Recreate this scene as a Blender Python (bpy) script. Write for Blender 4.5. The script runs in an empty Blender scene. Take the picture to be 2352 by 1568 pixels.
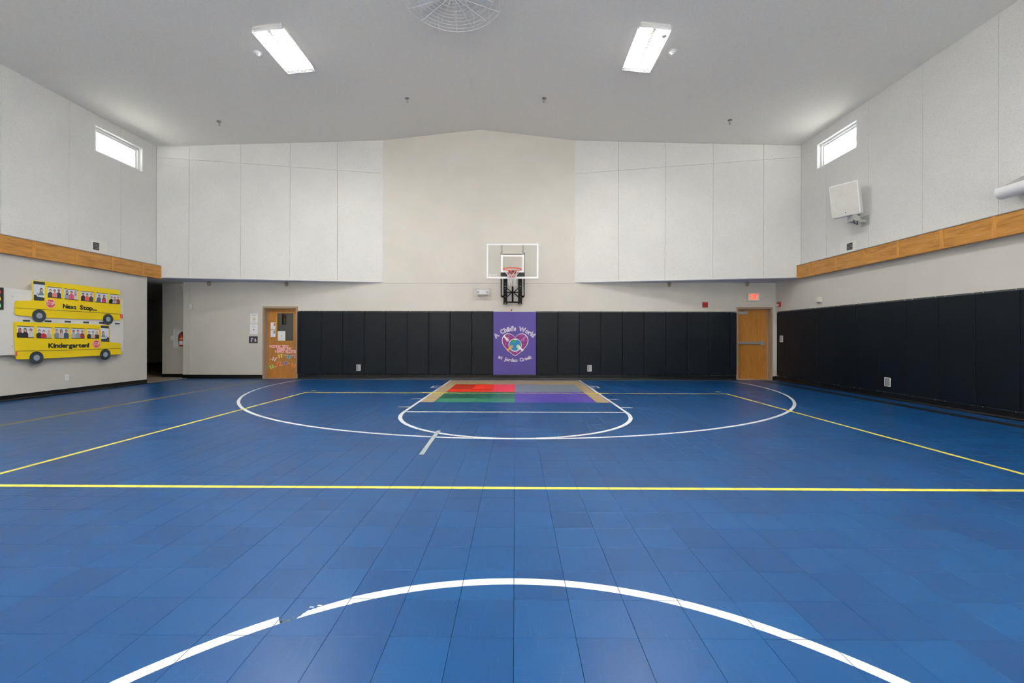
import bpy, bmesh, math, random
from math import sin, cos, pi, radians, sqrt, atan2
from mathutils import Matrix, Vector

S = bpy.context.scene
COL = S.collection
RND = random.Random(7)

# ---------------------------------------------------------------- camera, sky, exposure
cam_d = bpy.data.cameras.new('camera')
cam = bpy.data.objects.new('camera', cam_d)
COL.objects.link(cam)
cam_d.sensor_width = 36.0
cam_d.lens = 36.0 * 998.0 / 2352.0
cam_d.shift_y = -11.0 / 2352.0
cam_d.clip_start = 0.05
cam_d.clip_end = 300
cam.matrix_world = (Matrix.Translation((0, 0, 1.2066)) @ Matrix.Rotation(0.0076, 4, 'Z')
                    @ Matrix.Rotation(pi / 2, 4, 'X') @ Matrix.Rotation(0.0022, 4, 'Z'))
S.camera = cam

W = bpy.data.worlds.new('world')
S.world = W
W.use_nodes = True
bg = W.node_tree.nodes['Background']
bg.inputs[0].default_value = (1.0, 0.99, 0.975, 1)
bg.inputs[1].default_value = 1.7

sun_d = bpy.data.lights.new('sun', 'SUN')
sun_d.energy = 235.0
sun_d.angle = 0.01
sun_d.color = (1.0, 0.98, 0.95)
sun = bpy.data.objects.new('sun', sun_d)
COL.objects.link(sun)
sun.rotation_euler = Vector((-0.62, 0.06, -0.78)).to_track_quat('-Z', 'Y').to_euler()

LAMP = 125.0            # radiance of the fluorescent tubes' lenses
S.view_settings.view_transform = 'Standard'
S.view_settings.look = 'None'
S.view_settings.exposure = 0.12
S.view_settings.gamma = 1.0
S.view_settings.use_curve_mapping = False

# ---------------------------------------------------------------- materials
def lin(r, g, b):
    f = lambda c: (c / 255 / 12.92) if c / 255 <= 0.04045 else ((c / 255 + 0.055) / 1.055) ** 2.4
    return (f(r), f(g), f(b), 1.0)

class NT:
    def __init__(s, name):
        s.m = bpy.data.materials.new(name)
        s.m.use_nodes = True
        s.t = s.m.node_tree
        s.b = s.t.nodes['Principled BSDF']
    def n(s, typ, **kw):
        x = s.t.nodes.new(typ)
        for k, v in kw.items():
            setattr(x, k, v)
        return x
    def l(s, a, b):
        s.t.links.new(a, b)
    def setb(s, **kw):
        for k, v in kw.items():
            s.b.inputs[k.replace('_', ' ')].default_value = v
    def coords(s, scale=(1, 1, 1), world=False):
        mp = s.n('ShaderNodeMapping')
        mp.inputs['Scale'].default_value = scale
        if world:
            s.l(s.n('ShaderNodeNewGeometry').outputs['Position'], mp.inputs[0])
        else:
            s.l(s.n('ShaderNodeTexCoord').outputs['Object'], mp.inputs[0])
        return mp.outputs[0]
    def noise(s, vec, scale, detail=3, rough=0.5):
        x = s.n('ShaderNodeTexNoise')
        x.inputs['Scale'].default_value = scale
        x.inputs['Detail'].default_value = detail
        x.inputs['Roughness'].default_value = rough
        s.l(vec, x.inputs['Vector'])
        return x.outputs['Fac']
    def ramp(s, fac, *stops):
        r = s.n('ShaderNodeValToRGB')
        e = r.color_ramp.elements
        while len(e) < len(stops):
            e.new(0.5)
        for i, (p, c) in enumerate(stops):
            e[i].position = p
            e[i].color = c
        s.l(fac, r.inputs[0])
        return r.outputs[0]
    def bump(s, h, strength, dist):
        b = s.n('ShaderNodeBump')
        b.inputs['Strength'].default_value = strength
        b.inputs['Distance'].default_value = dist
        s.l(h, b.inputs['Height'])
        s.l(b.outputs[0], s.b.inputs['Normal'])
        return b
    def math(s, op, a, b=None):
        x = s.n('ShaderNodeMath', operation=op)
        for i, v in enumerate((a, b)):
            if v is None:
                continue
            if isinstance(v, (int, float)):
                x.inputs[i].default_value = v
            else:
                s.l(v, x.inputs[i])
        return x.outputs[0]

def plain(name, rgb, rough=0.6, metal=0.0, spec=0.5, var=0.04, bump=0.0, bscale=60):
    t = NT(name)
    c = lin(*rgb)
    t.setb(Roughness=rough, Metallic=metal)
    t.b.inputs['Specular IOR Level'].default_value = spec
    v = t.coords()
    nz = t.noise(v, 9, 4)
    lo = tuple(x * (1 - var) for x in c[:3]) + (1,)
    hi = tuple(min(1, x * (1 + var)) for x in c[:3]) + (1,)
    t.l(t.ramp(nz, (0.3, lo), (0.7, hi)), t.b.inputs['Base Color'])
    if bump:
        t.bump(t.noise(v, bscale, 3), bump, 0.002)
    return t.m

def emit(name, rgb, strength):
    t = NT(name)
    t.setb(Roughness=0.5)
    t.b.inputs['Base Color'].default_value = lin(*rgb)
    t.b.inputs['Emission Color'].default_value = lin(*rgb)
    t.b.inputs['Emission Strength'].default_value = strength
    return t.m

def beige_wall():
    t = NT('beige painted wall')
    t.setb(Roughness=0.62)
    v = t.coords()
    t.l(t.ramp(t.noise(v, 1.3, 5), (0.3, lin(204, 201, 192)), (0.7, lin(210, 207, 199))), t.b.inputs['Base Color'])
    t.bump(t.noise(v, 130, 3), 0.25, 0.0015)
    return t.m

def fibre_panel():
    t = NT('pale wood fibre acoustic panel')
    t.setb(Roughness=0.9)
    t.b.inputs['Specular IOR Level'].default_value = 0.2
    v = t.coords()
    a = t.noise(v, 120, 3, 0.7)
    big = t.noise(v, 0.9, 3)
    c1 = t.ramp(a, (0.33, lin(186, 186, 183)), (0.45, lin(224, 224, 221)), (0.75, lin(236, 236, 233)))
    c2 = t.ramp(big, (0.3, (0.93, 0.93, 0.93, 1)), (0.7, (1, 1, 1, 1)))
    mx = t.n('ShaderNodeMixRGB', blend_type='MULTIPLY')
    mx.inputs[0].default_value = 1
    t.l(c1, mx.inputs[1]); t.l(c2, mx.inputs[2])
    # a few dark specks
    vo = t.n('ShaderNodeTexVoronoi')
    vo.inputs['Scale'].default_value = 9
    t.l(v, vo.inputs['Vector'])
    sp = t.ramp(vo.outputs['Distance'], (0.035, lin(140, 138, 134)), (0.06, (1, 1, 1, 1)))
    m2 = t.n('ShaderNodeMixRGB', blend_type='MULTIPLY')
    m2.inputs[0].default_value = 0.6
    t.l(mx.outputs[0], m2.inputs[1]); t.l(sp, m2.inputs[2])
    t.l(m2.outputs[0], t.b.inputs['Base Color'])
    t.bump(a, 0.5, 0.004)
    return t.m

def ceiling_mat():
    t = NT('stippled grey white ceiling')
    t.setb(Roughness=0.9)
    t.b.inputs['Specular IOR Level'].default_value = 0.15
    v = t.coords()
    a = t.noise(v, 28, 4, 0.7)
    t.l(t.ramp(a, (0.3, lin(230, 228, 220)), (0.6, lin(238, 236, 229))), t.b.inputs['Base Color'])
    t.bump(t.noise(v, 90, 3), 0.3, 0.002)
    return t.m

def oak(name, axis, dark=1.0, soft=False):
    t = NT(name)
    t.setb(Roughness=0.42)
    sc = [14, 14, 14]
    sc['XYZ'.index(axis)] = 1.3
    v = t.coords(tuple(sc))
    warp = t.noise(v, 1.1, 4, 0.6)
    fine_sc = [90, 90, 90]
    fine_sc['XYZ'.index(axis)] = 4
    fine = t.noise(t.coords(tuple(fine_sc)), 1, 3, 0.6)
    f = t.math('ADD', t.math('MULTIPLY', warp, 0.35 if soft else 0.5), t.math('MULTIPLY', fine, 0.65 if soft else 0.5))
    k = lambda r, g, b: tuple(x * dark for x in lin(r, g, b)[:3]) + (1,)
    if soft: t.l(t.ramp(f, (0.36, k(174, 114, 42)), (0.5, k(194, 132, 56)), (0.64, k(208, 146, 68))), t.b.inputs['Base Color'])
    else: t.l(t.ramp(f, (0.36, k(146, 94, 34)), (0.47, k(190, 132, 54)), (0.62, k(212, 154, 76))), t.b.inputs['Base Color'])
    t.bump(f, 0.1, 0.002)
    return t.m

def floor_tile(name, rgb, rgb2, amount=0.10):
    """dimpled plastic sport tile: shade changes slightly from tile to tile, fine scuffs on top"""
    t = NT(name)
    pos = t.n('ShaderNodeNewGeometry').outputs['Position']
    sep = t.n('ShaderNodeSeparateXYZ'); t.l(pos, sep.inputs[0])
    ix = t.math('FLOOR', t.math('DIVIDE', t.math('ADD', sep.outputs[0], 0.004), 0.25))
    iy = t.math('FLOOR', t.math('DIVIDE', t.math('ADD', sep.outputs[1], 0.006), 0.25))
    cmb = t.n('ShaderNodeCombineXYZ'); t.l(ix, cmb.inputs[0]); t.l(iy, cmb.inputs[1])
    wn = t.n('ShaderNodeTexWhiteNoise'); t.l(cmb.outputs[0], wn.inputs['Vector'])
    big = t.noise(pos, 1.7, 4, 0.6)
    f = t.math('ADD', t.math('MULTIPLY', wn.outputs['Value'], 0.35), t.math('MULTIPLY', big, 0.65))
    base = t.ramp(f, (0.25, lin(*rgb)), (0.75, lin(*rgb2)))
    # scuffs: thin pale scratches
    mp = t.n('ShaderNodeMapping'); t.l(pos, mp.inputs[0])
    mp.inputs['Scale'].default_value = (4, 90, 1); mp.inputs['Rotation'].default_value = (0, 0, 0.25)
    s1 = t.noise(mp.outputs[0], 1.6, 5, 0.7)
    mp2 = t.n('ShaderNodeMapping'); t.l(pos, mp2.inputs[0])
    mp2.inputs['Scale'].default_value = (80, 4.5, 1); mp2.inputs['Rotation'].default_value = (0, 0, -0.5)
    s2 = t.noise(mp2.outputs[0], 1.4, 5, 0.7)
    sc = t.math('MAXIMUM', s1, s2)
    scf = t.ramp(sc, (0.60, (0, 0, 0, 1)), (0.82, (amount * 1.8,) * 3 + (1,)))
    fine = t.noise(pos, 85, 4, 0.7)
    mx = t.n('ShaderNodeMixRGB', blend_type='MIX')
    t.l(scf, mx.inputs[0]); t.l(base, mx.inputs[1]); mx.inputs[2].default_value = lin(150, 176, 205)
    mx2 = t.n('ShaderNodeMixRGB', blend_type='OVERLAY')
    mx2.inputs[0].default_value = 0.22
    t.l(mx.outputs[0], mx2.inputs[1]); t.l(fine, mx2.inputs[2])
    t.l(mx2.outputs[0], t.b.inputs['Base Color'])
    # rhombic dimples 5.4 mm apart
    k = 2 * pi / 0.0108
    a = t.math('SINE', t.math('MULTIPLY', t.math('ADD', sep.outputs[0], sep.outputs[1]), k * 0.7071 * 1.0))
    b = t.math('SINE', t.math('MULTIPLY', t.math('SUBTRACT', sep.outputs[0], sep.outputs[1]), k * 0.7071 * 1.0))
    d = t.math('MULTIPLY', a, b)
    h = t.math('ADD', t.math('MULTIPLY', d, 0.5), t.math('MULTIPLY', wn.outputs['Value'], 0.0))
    t.bump(h, 0.10, 0.0010)
    rr = t.math('ADD', t.math('MULTIPLY', wn.outputs['Value'], 0.03), 0.30)
    rr = t.math('ADD', rr, t.math('MULTIPLY', s1, 0.06))
    t.l(rr, t.b.inputs['Roughness'])
    t.b.inputs['Specular IOR Level'].default_value = 0.31
    return t.m

def vinyl(name, rgb, strength=0.5):
    t = NT(name)
    t.setb(Roughness=0.46)
    t.b.inputs['Specular IOR Level'].default_value = 0.2
    v = t.coords((1, 1, 2.2))
    a = t.noise(v, 3.0, 4, 0.6)
    c = lin(*rgb)
    # pale smudges low down, a few scratches
    mp = t.coords((2.0, 2.0, 9))
    sm = t.noise(mp, 1.7, 5, 0.7)
    col = t.ramp(sm, (0.72, c), (0.86, tuple(min(1, x + 0.05) for x in c[:3]) + (1,)))
    t.l(col, t.b.inputs['Base Color'])
    fine = t.noise(t.coords(), 230, 2)
    hh = t.math('ADD', t.math('MULTIPLY', a, strength), t.math('MULTIPLY', fine, 0.02))
    t.bump(hh, 0.5, 0.012)
    return t.m

def glass(name, tint=(1, 1, 1), refl=0.12, rough=0.0):
    m = bpy.data.materials.new(name)
    m.use_nodes = True
    t = m.node_tree
    t.nodes.clear()
    o = t.nodes.new('ShaderNodeOutputMaterial')
    mix = t.nodes.new('ShaderNodeMixShader')
    tr = t.nodes.new('ShaderNodeBsdfTransparent')
    tr.inputs[0].default_value = tint + (1,)
    gl = t.nodes.new('ShaderNodeBsdfGlossy')
    gl.inputs['Roughness'].default_value = rough
    fr = t.nodes.new('ShaderNodeFresnel')
    fr.inputs[0].default_value = 1.45
    ad = t.nodes.new('ShaderNodeMath'); ad.operation = 'ADD'; ad.inputs[1].default_value = refl
    t.links.new(fr.outputs[0], ad.inputs[0])
    ge = t.nodes.new('ShaderNodeNewGeometry')          # only the outer faces of the pane reflect
    iv = t.nodes.new('ShaderNodeMath'); iv.operation = 'SUBTRACT'; iv.inputs[0].default_value = 1.0
    t.links.new(ge.outputs['Backfacing'], iv.inputs[1])
    mu = t.nodes.new('ShaderNodeMath'); mu.operation = 'MULTIPLY'
    t.links.new(ad.outputs[0], mu.inputs[0]); t.links.new(iv.outputs[0], mu.inputs[1])
    t.links.new(mu.outputs[0], mix.inputs[0])
    t.links.new(tr.outputs[0], mix.inputs[1])
    t.links.new(gl.outputs[0], mix.inputs[2])
    t.links.new(mix.outputs[0], o.inputs[0])
    return m

def carpet_mat():
    t = NT('brown grey carpet')
    t.setb(Roughness=1.0)
    v = t.coords()
    a = t.noise(v, 160, 4, 0.8)
    t.l(t.ramp(a, (0.3, lin(96, 88, 76)), (0.7, lin(168, 156, 136))), t.b.inputs['Base Color'])
    t.bump(a, 0.7, 0.006)
    return t.m

def paper(name, rgb, crease=0.0):
    t = NT(name)
    t.setb(Roughness=0.75)
    t.b.inputs['Base Color'].default_value = lin(*rgb)
    if crease:
        v = t.coords((1, 1.0, 2.0))
        vo = t.n('ShaderNodeTexNoise')
        vo.inputs['Scale'].default_value = 7
        vo.inputs['Detail'].default_value = 4
        t.l(v, vo.inputs['Vector'])
        t.bump(vo.outputs['Fac'], crease, 0.02)
    return t.m

M = dict(
    wall=beige_wall(), fibre=fibre_panel(), ceil=ceiling_mat(),
    oak_y=oak('oak with grain along the band', 'Y', 0.78), oak_z=oak('oak veneer with upright grain', 'Z', 0.78, True),
    oak_x=oak('oak batten', 'Z', 0.88),
    blue=floor_tile('blue dimpled court tile', (0, 53, 102), (1, 64, 116)),
    tan=floor_tile('tan court tile', (160, 140, 108), (176, 158, 124), 0.02),
    red=floor_tile('red court tile', (214, 44, 24), (236, 64, 34), 0.03),
    dred=floor_tile('dark red court tile', (160, 34, 20), (178, 42, 24), 0.03),
    pink=floor_tile('rose court tile', (214, 52, 60), (228, 66, 74), 0.03),
    grey=floor_tile('grey court tile', (112, 126, 140), (128, 140, 152), 0.03),
    dgreen=floor_tile('dark green court tile', (26, 84, 70), (34, 94, 78), 0.05),
    green=floor_tile('green court tile', (42, 116, 90), (52, 126, 100), 0.05),
    purple_t=floor_tile('purple court tile', (66, 56, 146), (86, 70, 160), 0.06),
    joint=plain('dark joint bed', (16, 30, 52), 0.8),
    white_l=plain('white court paint', (208, 213, 216), 0.45, var=0.03),
    yellow_l=plain('yellow court paint', (216, 204, 84), 0.45, var=0.06),
    olive_l=plain('worn olive court paint', (112, 104, 64), 0.4, var=0.15),
    black_l=plain('black court paint', (10, 12, 16), 0.5, var=0.1),
    tape=plain('grey adhesive tape', (150, 160, 160), 0.6),
    rub=plain('worn brown residue', (88, 96, 92), 0.8),
    base=plain('black rubber cove base', (9, 10, 13), 0.38, spec=0.4),
    carpet=carpet_mat(),
    pad=vinyl('black vinyl pad', (10, 17, 25)), purple=vinyl('purple vinyl pad', (80, 70, 143), 0.2),
    strip=plain('dark nailing strip', (26, 28, 28), 0.6),
    white=plain('white enamel', (232, 233, 232), 0.4, var=0.01), offwhite=plain('off white plastic', (222, 218, 202), 0.5, var=0.01),
    frame=plain('taupe painted door frame', (160, 136, 114), 0.5, var=0.03),
    steel=plain('brushed steel', (150, 150, 148), 0.3, metal=1.0), chrome=plain('chrome', (200, 200, 200), 0.12, metal=1.0),
    alu=plain('pale aluminium', (178, 178, 176), 0.35, metal=0.55),
    black=plain('black powder coat', (7, 8, 12), 0.6, spec=0.2), dark=plain('dark grey', (40, 44, 48), 0.6),
    charcoal=paper('charcoal paper', (44, 54, 60)), white_p=paper('white paper', (240, 241, 242)), board=paper('off white board', (226, 225, 219), 0.25),
    bus=paper('yellow crepe paper', (240, 208, 12), 0.4), cream=paper('pale yellow paper edge', (245, 226, 150)),
    hub=paper('grey paper', (148, 162, 172)), stop=paper('red paper', (222, 84, 96)), sedge=paper('pink white paper', (246, 200, 190)),
    photo=paper('pale blue photo ground', (222, 229, 240)), tail=paper('coral paper', (226, 92, 76)),
    ink=paper('dark green black ink', (30, 38, 26)), pinktxt=paper('pink paper', (252, 164, 180)), pinkedge=paper('pale pink paper', (255, 224, 224)),
    orange=plain('orange enamel', (236, 84, 22), 0.4), redm=plain('red enamel', (190, 32, 14), 0.4),
    firered=plain('fire alarm red', (142, 20, 24), 0.4), net=plain('white net cord', (224, 226, 228), 0.8),
    extred=plain('extinguisher red', (176, 36, 14), 0.3), gold=paper('yellow label', (232, 190, 90)),
    soffit=plain('pale blue grey soffit', (196, 200, 212), 0.7), glassb=glass('clear backboard sheet', (0.985, 0.99, 0.985), 0.0),
    wglass=glass('window glass', (0.97, 0.98, 0.98), 0.0), dglass=glass('dark door glass', (0.5, 0.52, 0.5), 0.16),
    clear=glass('clear lens', (0.95, 0.95, 0.95), 0.05), lamp=emit('fluorescent lens', (255, 251, 245), LAMP), exit=emit('lit exit letters', (255, 74, 40), 1.1),
    exitg=emit('lit exit face', (238, 226, 214), 0.12), mirror=plain('lamp reflector', (210, 212, 214), 0.2, metal=0.8),
    eave=plain('white eave', (240, 240, 240), 0.7), strip_glint=plain('nailing strip with grey seam highlight', (62, 68, 72), 0.6), asphalt=plain('dark asphalt', (84, 84, 84), 0.9), ground=plain('pale concrete', (228, 224, 214), 0.9), spkg=plain('pale grille cloth', (206, 206, 200), 0.85, bump=0.3, bscale=400),
    shade=plain('grey painted metal', (168, 170, 168), 0.5), brass=plain('brass', (150, 110, 70), 0.4, metal=0.8),
    handw=paper('white print', (238, 236, 240)), heartp=paper('plum print', (120, 42, 116)), glob=paper('blue print', (20, 124, 186)), land=paper('green print', (58, 146, 84)),
    handt=paper('tan print', (222, 172, 84)), handl=paper('lilac print', (170, 110, 180)), padp=paper('purple print', (80, 70, 143)),
)
PAL = {}
def pcol(rgb):
    if rgb not in PAL:
        PAL[rgb] = paper('print colour', rgb)
    return PAL[rgb]

# ---------------------------------------------------------------- mesh building
class MB:
    def __init__(s):
        s.v = []; s.f = []; s.mi = []; s.mats = []; s.T = None; s.cur = 0; s.smooth = set()
    def use(s, m):
        if m not in s.mats:
            s.mats.append(m)
        s.cur = s.mats.index(m)
        return s
    def face(s, idx, smooth=False):
        if smooth:
            s.smooth.add(len(s.f))
        s.f.append(tuple(idx)); s.mi.append(s.cur)
    def pt(s, p):
        p = Vector(p)
        if s.T is not None:
            p = s.T @ p
        s.v.append(tuple(p)); return len(s.v) - 1
    def pts(s, ps):
        return [s.pt(p) for p in ps]
    def box(s, x0, y0, z0, x1, y1, z1, bev=0.0):
        if x0 > x1: x0, x1 = x1, x0
        if y0 > y1: y0, y1 = y1, y0
        if z0 > z1: z0, z1 = z1, z0
        if bev <= 0:
            i = s.pts([(x0, y0, z0), (x1, y0, z0), (x1, y1, z0), (x0, y1, z0), (x0, y0, z1), (x1, y0, z1), (x1, y1, z1), (x0, y1, z1)])
            for q in ((3, 2, 1, 0), (4, 5, 6, 7), (0, 1, 5, 4), (1, 2, 6, 5), (2, 3, 7, 6), (3, 0, 4, 7)):
                s.face([i[k] for k in q])
            return s
        b = min(bev, (x1 - x0) / 2.01, (y1 - y0) / 2.01, (z1 - z0) / 2.01)
        bm = bmesh.new()
        r = bmesh.ops.create_cube(bm, size=1)
        for v in bm.verts:
            v.co = Vector(((x0 + x1) / 2 + v.co.x * (x1 - x0), (y0 + y1) / 2 + v.co.y * (y1 - y0), (z0 + z1) / 2 + v.co.z * (z1 - z0)))
        bmesh.ops.bevel(bm, geom=bm.edges[:], offset=b, segments=2, affect='EDGES', profile=0.6)
        base = {}
        for v in bm.verts:
            base[v.index] = s.pt(v.co)
        for f in bm.faces:
            s.face([base[v.index] for v in f.verts])
        bm.free()
        return s
    def prism(s, poly, a, b, axis):
        """extrude a 2-D polygon (other two axes, in xyz order) from a to b along axis"""
        def mk(p, t):
            if axis == 0: return (t, p[0], p[1])
            if axis == 1: return (p[0], t, p[1])
            return (p[0], p[1], t)
        A = s.pts([mk(p, a) for p in poly]); B = s.pts([mk(p, b) for p in poly])
        n = len(poly)
        s.face(A[::-1]); s.face(B)
        for i in range(n):
            j = (i + 1) % n
            s.face([A[i], A[j], B[j], B[i]])
        return s
    def tube(s, path, r, n=8, closed=False, cap=True, r2=None):
        P = [Vector(p) for p in path]
        rings = []
        prev = None
        m = len(P)
        for i, p in enumerate(P):
            if closed:
                d = (P[(i + 1) % m] - P[i - 1])
            else:
                d = (P[min(i + 1, m - 1)] - P[max(i - 1, 0)])
            d.normalize()
            if prev is None:
                u = d.orthogonal().normalized()
            else:
                u = prev - d * prev.dot(d)
                if u.length < 1e-6:
                    u = d.orthogonal()
                u.normalize()
            prev = u
            w = d.cross(u)
            rr = r if r2 is None else r + (r2 - r) * i / (m - 1)
            rings.append(s.pts([p + (u * cos(2 * pi * k / n) + w * sin(2 * pi * k / n)) * rr for k in range(n)]))
        cnt = m if closed else m - 1
        for i in range(cnt):
            A = rings[i]; B = rings[(i + 1) % m]
            for k in range(n):
                s.face([A[k], A[(k + 1) % n], B[(k + 1) % n], B[k]], True)
        if cap and not closed:
            s.face(rings[0][::-1]); s.face(rings[-1])
        return s
    def lathe(s, prof, c, axis=(0, 0, 1), n=24):
        """prof: (radius, height) pairs along axis from c"""
        ax = Vector(axis).normalized(); u = ax.orthogonal().normalized(); w = ax.cross(u); c = Vector(c)
        rings = []
        for r, h in prof:
            if r < 1e-6:
                rings.append([s.pt(c + ax * h)])
            else:
                rings.append(s.pts([c + ax * h + (u * cos(2 * pi * k / n) + w * sin(2 * pi * k / n)) * r for k in range(n)]))
        for A, B in zip(rings, rings[1:]):
            for k in range(n):
                if len(A) == 1 and len(B) == 1: continue
                if len(A) == 1: s.face([A[0], B[(k + 1) % n], B[k]], True)
                elif len(B) == 1: s.face([A[k], A[(k + 1) % n], B[0]], True)
                else: s.face([A[k], A[(k + 1) % n], B[(k + 1) % n], B[k]], True)
        if len(rings[0]) > 1: s.face(rings[0][::-1])
        if len(rings[-1]) > 1: s.face(rings[-1])
        return s
    def build(s, name, mat=None, base=(0, 0, 0), parent=None):
        me = bpy.data.meshes.new(name)
        bx, by, bz = base
        me.from_pydata([(x - bx, y - by, z - bz) for x, y, z in s.v], [], s.f)
        for m in (s.mats or [mat]):
            me.materials.append(m)
        if s.mats:
            me.polygons.foreach_set('material_index', s.mi)
        if s.smooth:
            sm = [i in s.smooth for i in range(len(s.f))]
            me.polygons.foreach_set('use_smooth', sm)
        me.update()
        bm = bmesh.new(); bm.from_mesh(me)
        bmesh.ops.recalc_face_normals(bm, faces=bm.faces[:]) if len(me.polygons) < 4000 else None
        bm.to_mesh(me); bm.free()
        o = bpy.data.objects.new(name, me)
        COL.objects.link(o)
        if parent is not None:
            o.parent = parent
        else:
            o.location = base
        return o

def tag(o, label, cat, group=None, kind=None):
    o['label'] = label
    if cat: o['category'] = cat
    if group: o['group'] = group
    if kind: o['kind'] = kind
    return o

class Thing:
    """an Empty at the thing's base that parents its parts; part geometry is given in world metres unless local=True"""
    def __init__(s, name, label, cat, base, group=None, local=False, kind=None):
        s.base = base
        s.o = bpy.data.objects.new(name, None)
        s.o.empty_display_size = 0.1
        COL.objects.link(s.o)
        s.o.location = base
        s.local = local
        tag(s.o, label, cat, group, kind)
    def part(s, name, mb, mat=None, label=None, parent=None, kind=None):
        b = (0, 0, 0) if s.local else s.base
        o = mb.build(name, mat, b, parent or s.o)
        if label: o['label'] = label
        if kind: o['kind'] = kind
        return o

def copy_thing(o, parent=None):
    c = o.copy(); COL.objects.link(c)
    if parent is not None: c.parent = parent
    for ch in list(o.children):
        copy_thing(ch, c)
    return c

def single(name, mb, mat, base, label, cat, group=None, kind=None):
    o = mb.build(name, mat, base)
    return tag(o, label, cat, group, kind)

def text2d(s, size=1.0, offset=0.0):
    """mesh (verts2d, faces) of a word in the built-in font, box normalised to width w x height 1"""
    cu = bpy.data.curves.new('t', 'FONT')
    cu.body = s; cu.size = size; cu.offset = offset; cu.resolution_u = 3; cu.fill_mode = 'FRONT'
    ob = bpy.data.objects.new('t', cu)
    me = bpy.data.meshes.new_from_object(ob)
    V = [(v.co.x, v.co.y) for v in me.vertices]
    F = [tuple(p.vertices) for p in me.polygons]
    bpy.data.objects.remove(ob); bpy.data.curves.remove(cu); bpy.data.meshes.remove(me)
    return V, F

BOLD_STEP = {0: (0.00012, 0, 0), 1: (0, -0.00012, 0)}
def bold_axis(to3):
    a, b = to3((0.0, 0.0)), to3((1.0, 1.0))
    return 0 if a[0] == b[0] else 1

def put_text(mb, s, quad, to3, offset=0.0, bold=0.0, nudge=(0, 0, 0)):
    """fit the word into a quad (bl, br, tr, tl) of plane coordinates; to3 maps them to 3-D"""
    V, F = text2d(s, 1.0, offset)
    x0 = min(v[0] for v in V); x1 = max(v[0] for v in V); y0 = min(v[1] for v in V); y1 = max(v[1] for v in V)
    bl, br, tr, tl = quad
    ids = []
    for x, y in V:
        a = (x - x0) / (x1 - x0); b = (y - y0) / (y1 - y0)
        p = [(bl[i] * (1 - a) + br[i] * a) * (1 - b) + (tl[i] * (1 - a) + tr[i] * a) * b for i in (0, 1)]
        q3 = to3(p); ids.append(mb.pt((q3[0] + nudge[0], q3[1] + nudge[1], q3[2] + nudge[2])))
    for f in F:
        mb.face([ids[i] for i in f])
    if bold:                                   # thicken the strokes by laying the letter down again, slightly shifted
        for k in range(8):
            d = (bold * cos(k * pi / 4), bold * sin(k * pi / 4))
            put_text(mb, s, [(q[0] + d[0], q[1] + d[1]) for q in quad], to3, 0.0, 0.0, tuple(nn * (k + 1) for nn in BOLD_STEP[bold_axis(to3)]))

def circle(cx, cy, rx, ry=None, n=28, a0=0.0):
    ry = rx if ry is None else ry
    return [(cx + rx * cos(a0 + 2 * pi * k / n), cy + ry * sin(a0 + 2 * pi * k / n)) for k in range(n)]

def lerpq(q, a, b):
    tl, tr, br, bl = q
    return [(tl[i] * (1 - a) + tr[i] * a) * (1 - b) + (bl[i] * (1 - a) + br[i] * a) * b for i in (0, 1)]

# ---------------------------------------------------------------- the room
LW, UL, BL = -9.36, -9.41, -9.286      # left wall: lower face, upper panel face, oak band face
RW, UR, BR = 7.34, 7.302, 7.197        # right wall, the same
BW = 12.31                             # face of the back wall
SOF = 2.74                             # underside of the soffits
FRONT = -7.0                           # wall behind the camera
def ceilz(x):
    return 7.07 - 0.107 * (-1 - x) if x < -1 else 7.07 - 0.115 * (x + 1)

D1 = (-7.188, -6.186, 2.055)            # door 1: outer frame x0, x1, top
D2 = (6.235, 7.250, 2.055)

m = MB().use(M['wall'])
m.box(-9.47, BW, 0, D1[0], 12.60, SOF); m.box(D1[0], BW, D1[2], D1[1], 12.60, SOF)
m.box(D1[1], BW, 0, D2[0], 12.60, SOF); m.box(D2[0], BW, D2[2], D2[1], 12.60, SOF); m.box(D2[1], BW, 0, 7.6, 12.60, SOF)
m.prism([(-4.2, SOF), (2.1, SOF), (2.1, ceilz(2.1)), (-1, ceilz(-1)), (-4.2, ceilz(-4.2))], BW, 12.60, 1)
m.prism([(-9.6, SOF), (-4.2, SOF), (-4.2, ceilz(-4.2)), (-9.6, ceilz(-9.6))], 12.45, 12.60, 1)
m.prism([(2.1, SOF), (7.6, SOF), (7.6, ceilz(7.6)), (2.1, ceilz(2.1))], 12.45, 12.60, 1)
wall_back = single('wall_back', m, None, (0, 0, 0), 'beige painted back wall behind the basketball hoop', 'wall', kind='structure')
m = MB().use(M['wall'])
m.box(-3.765, BW - 0.006, 2.722, 1.668, BW + 0.01, 2.736); m.use(M['shade']).box(-3.765, BW - 0.002, 2.712, 1.668, BW + 0.01, 2.722)  # grey strip under the bead stands in for its shadow
m.build('reveal_bead_and_shadow', None, (0, 0, 0), wall_back)

# side walls: lower face, upper backing and the fibre panels on it
WIN_L = (9.6389, 10.8978, 5.3176, 5.9322)     # y0, y1, z0, z1
WIN_R = (9.3416, 10.5899, 5.2563, 5.8802)

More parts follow.
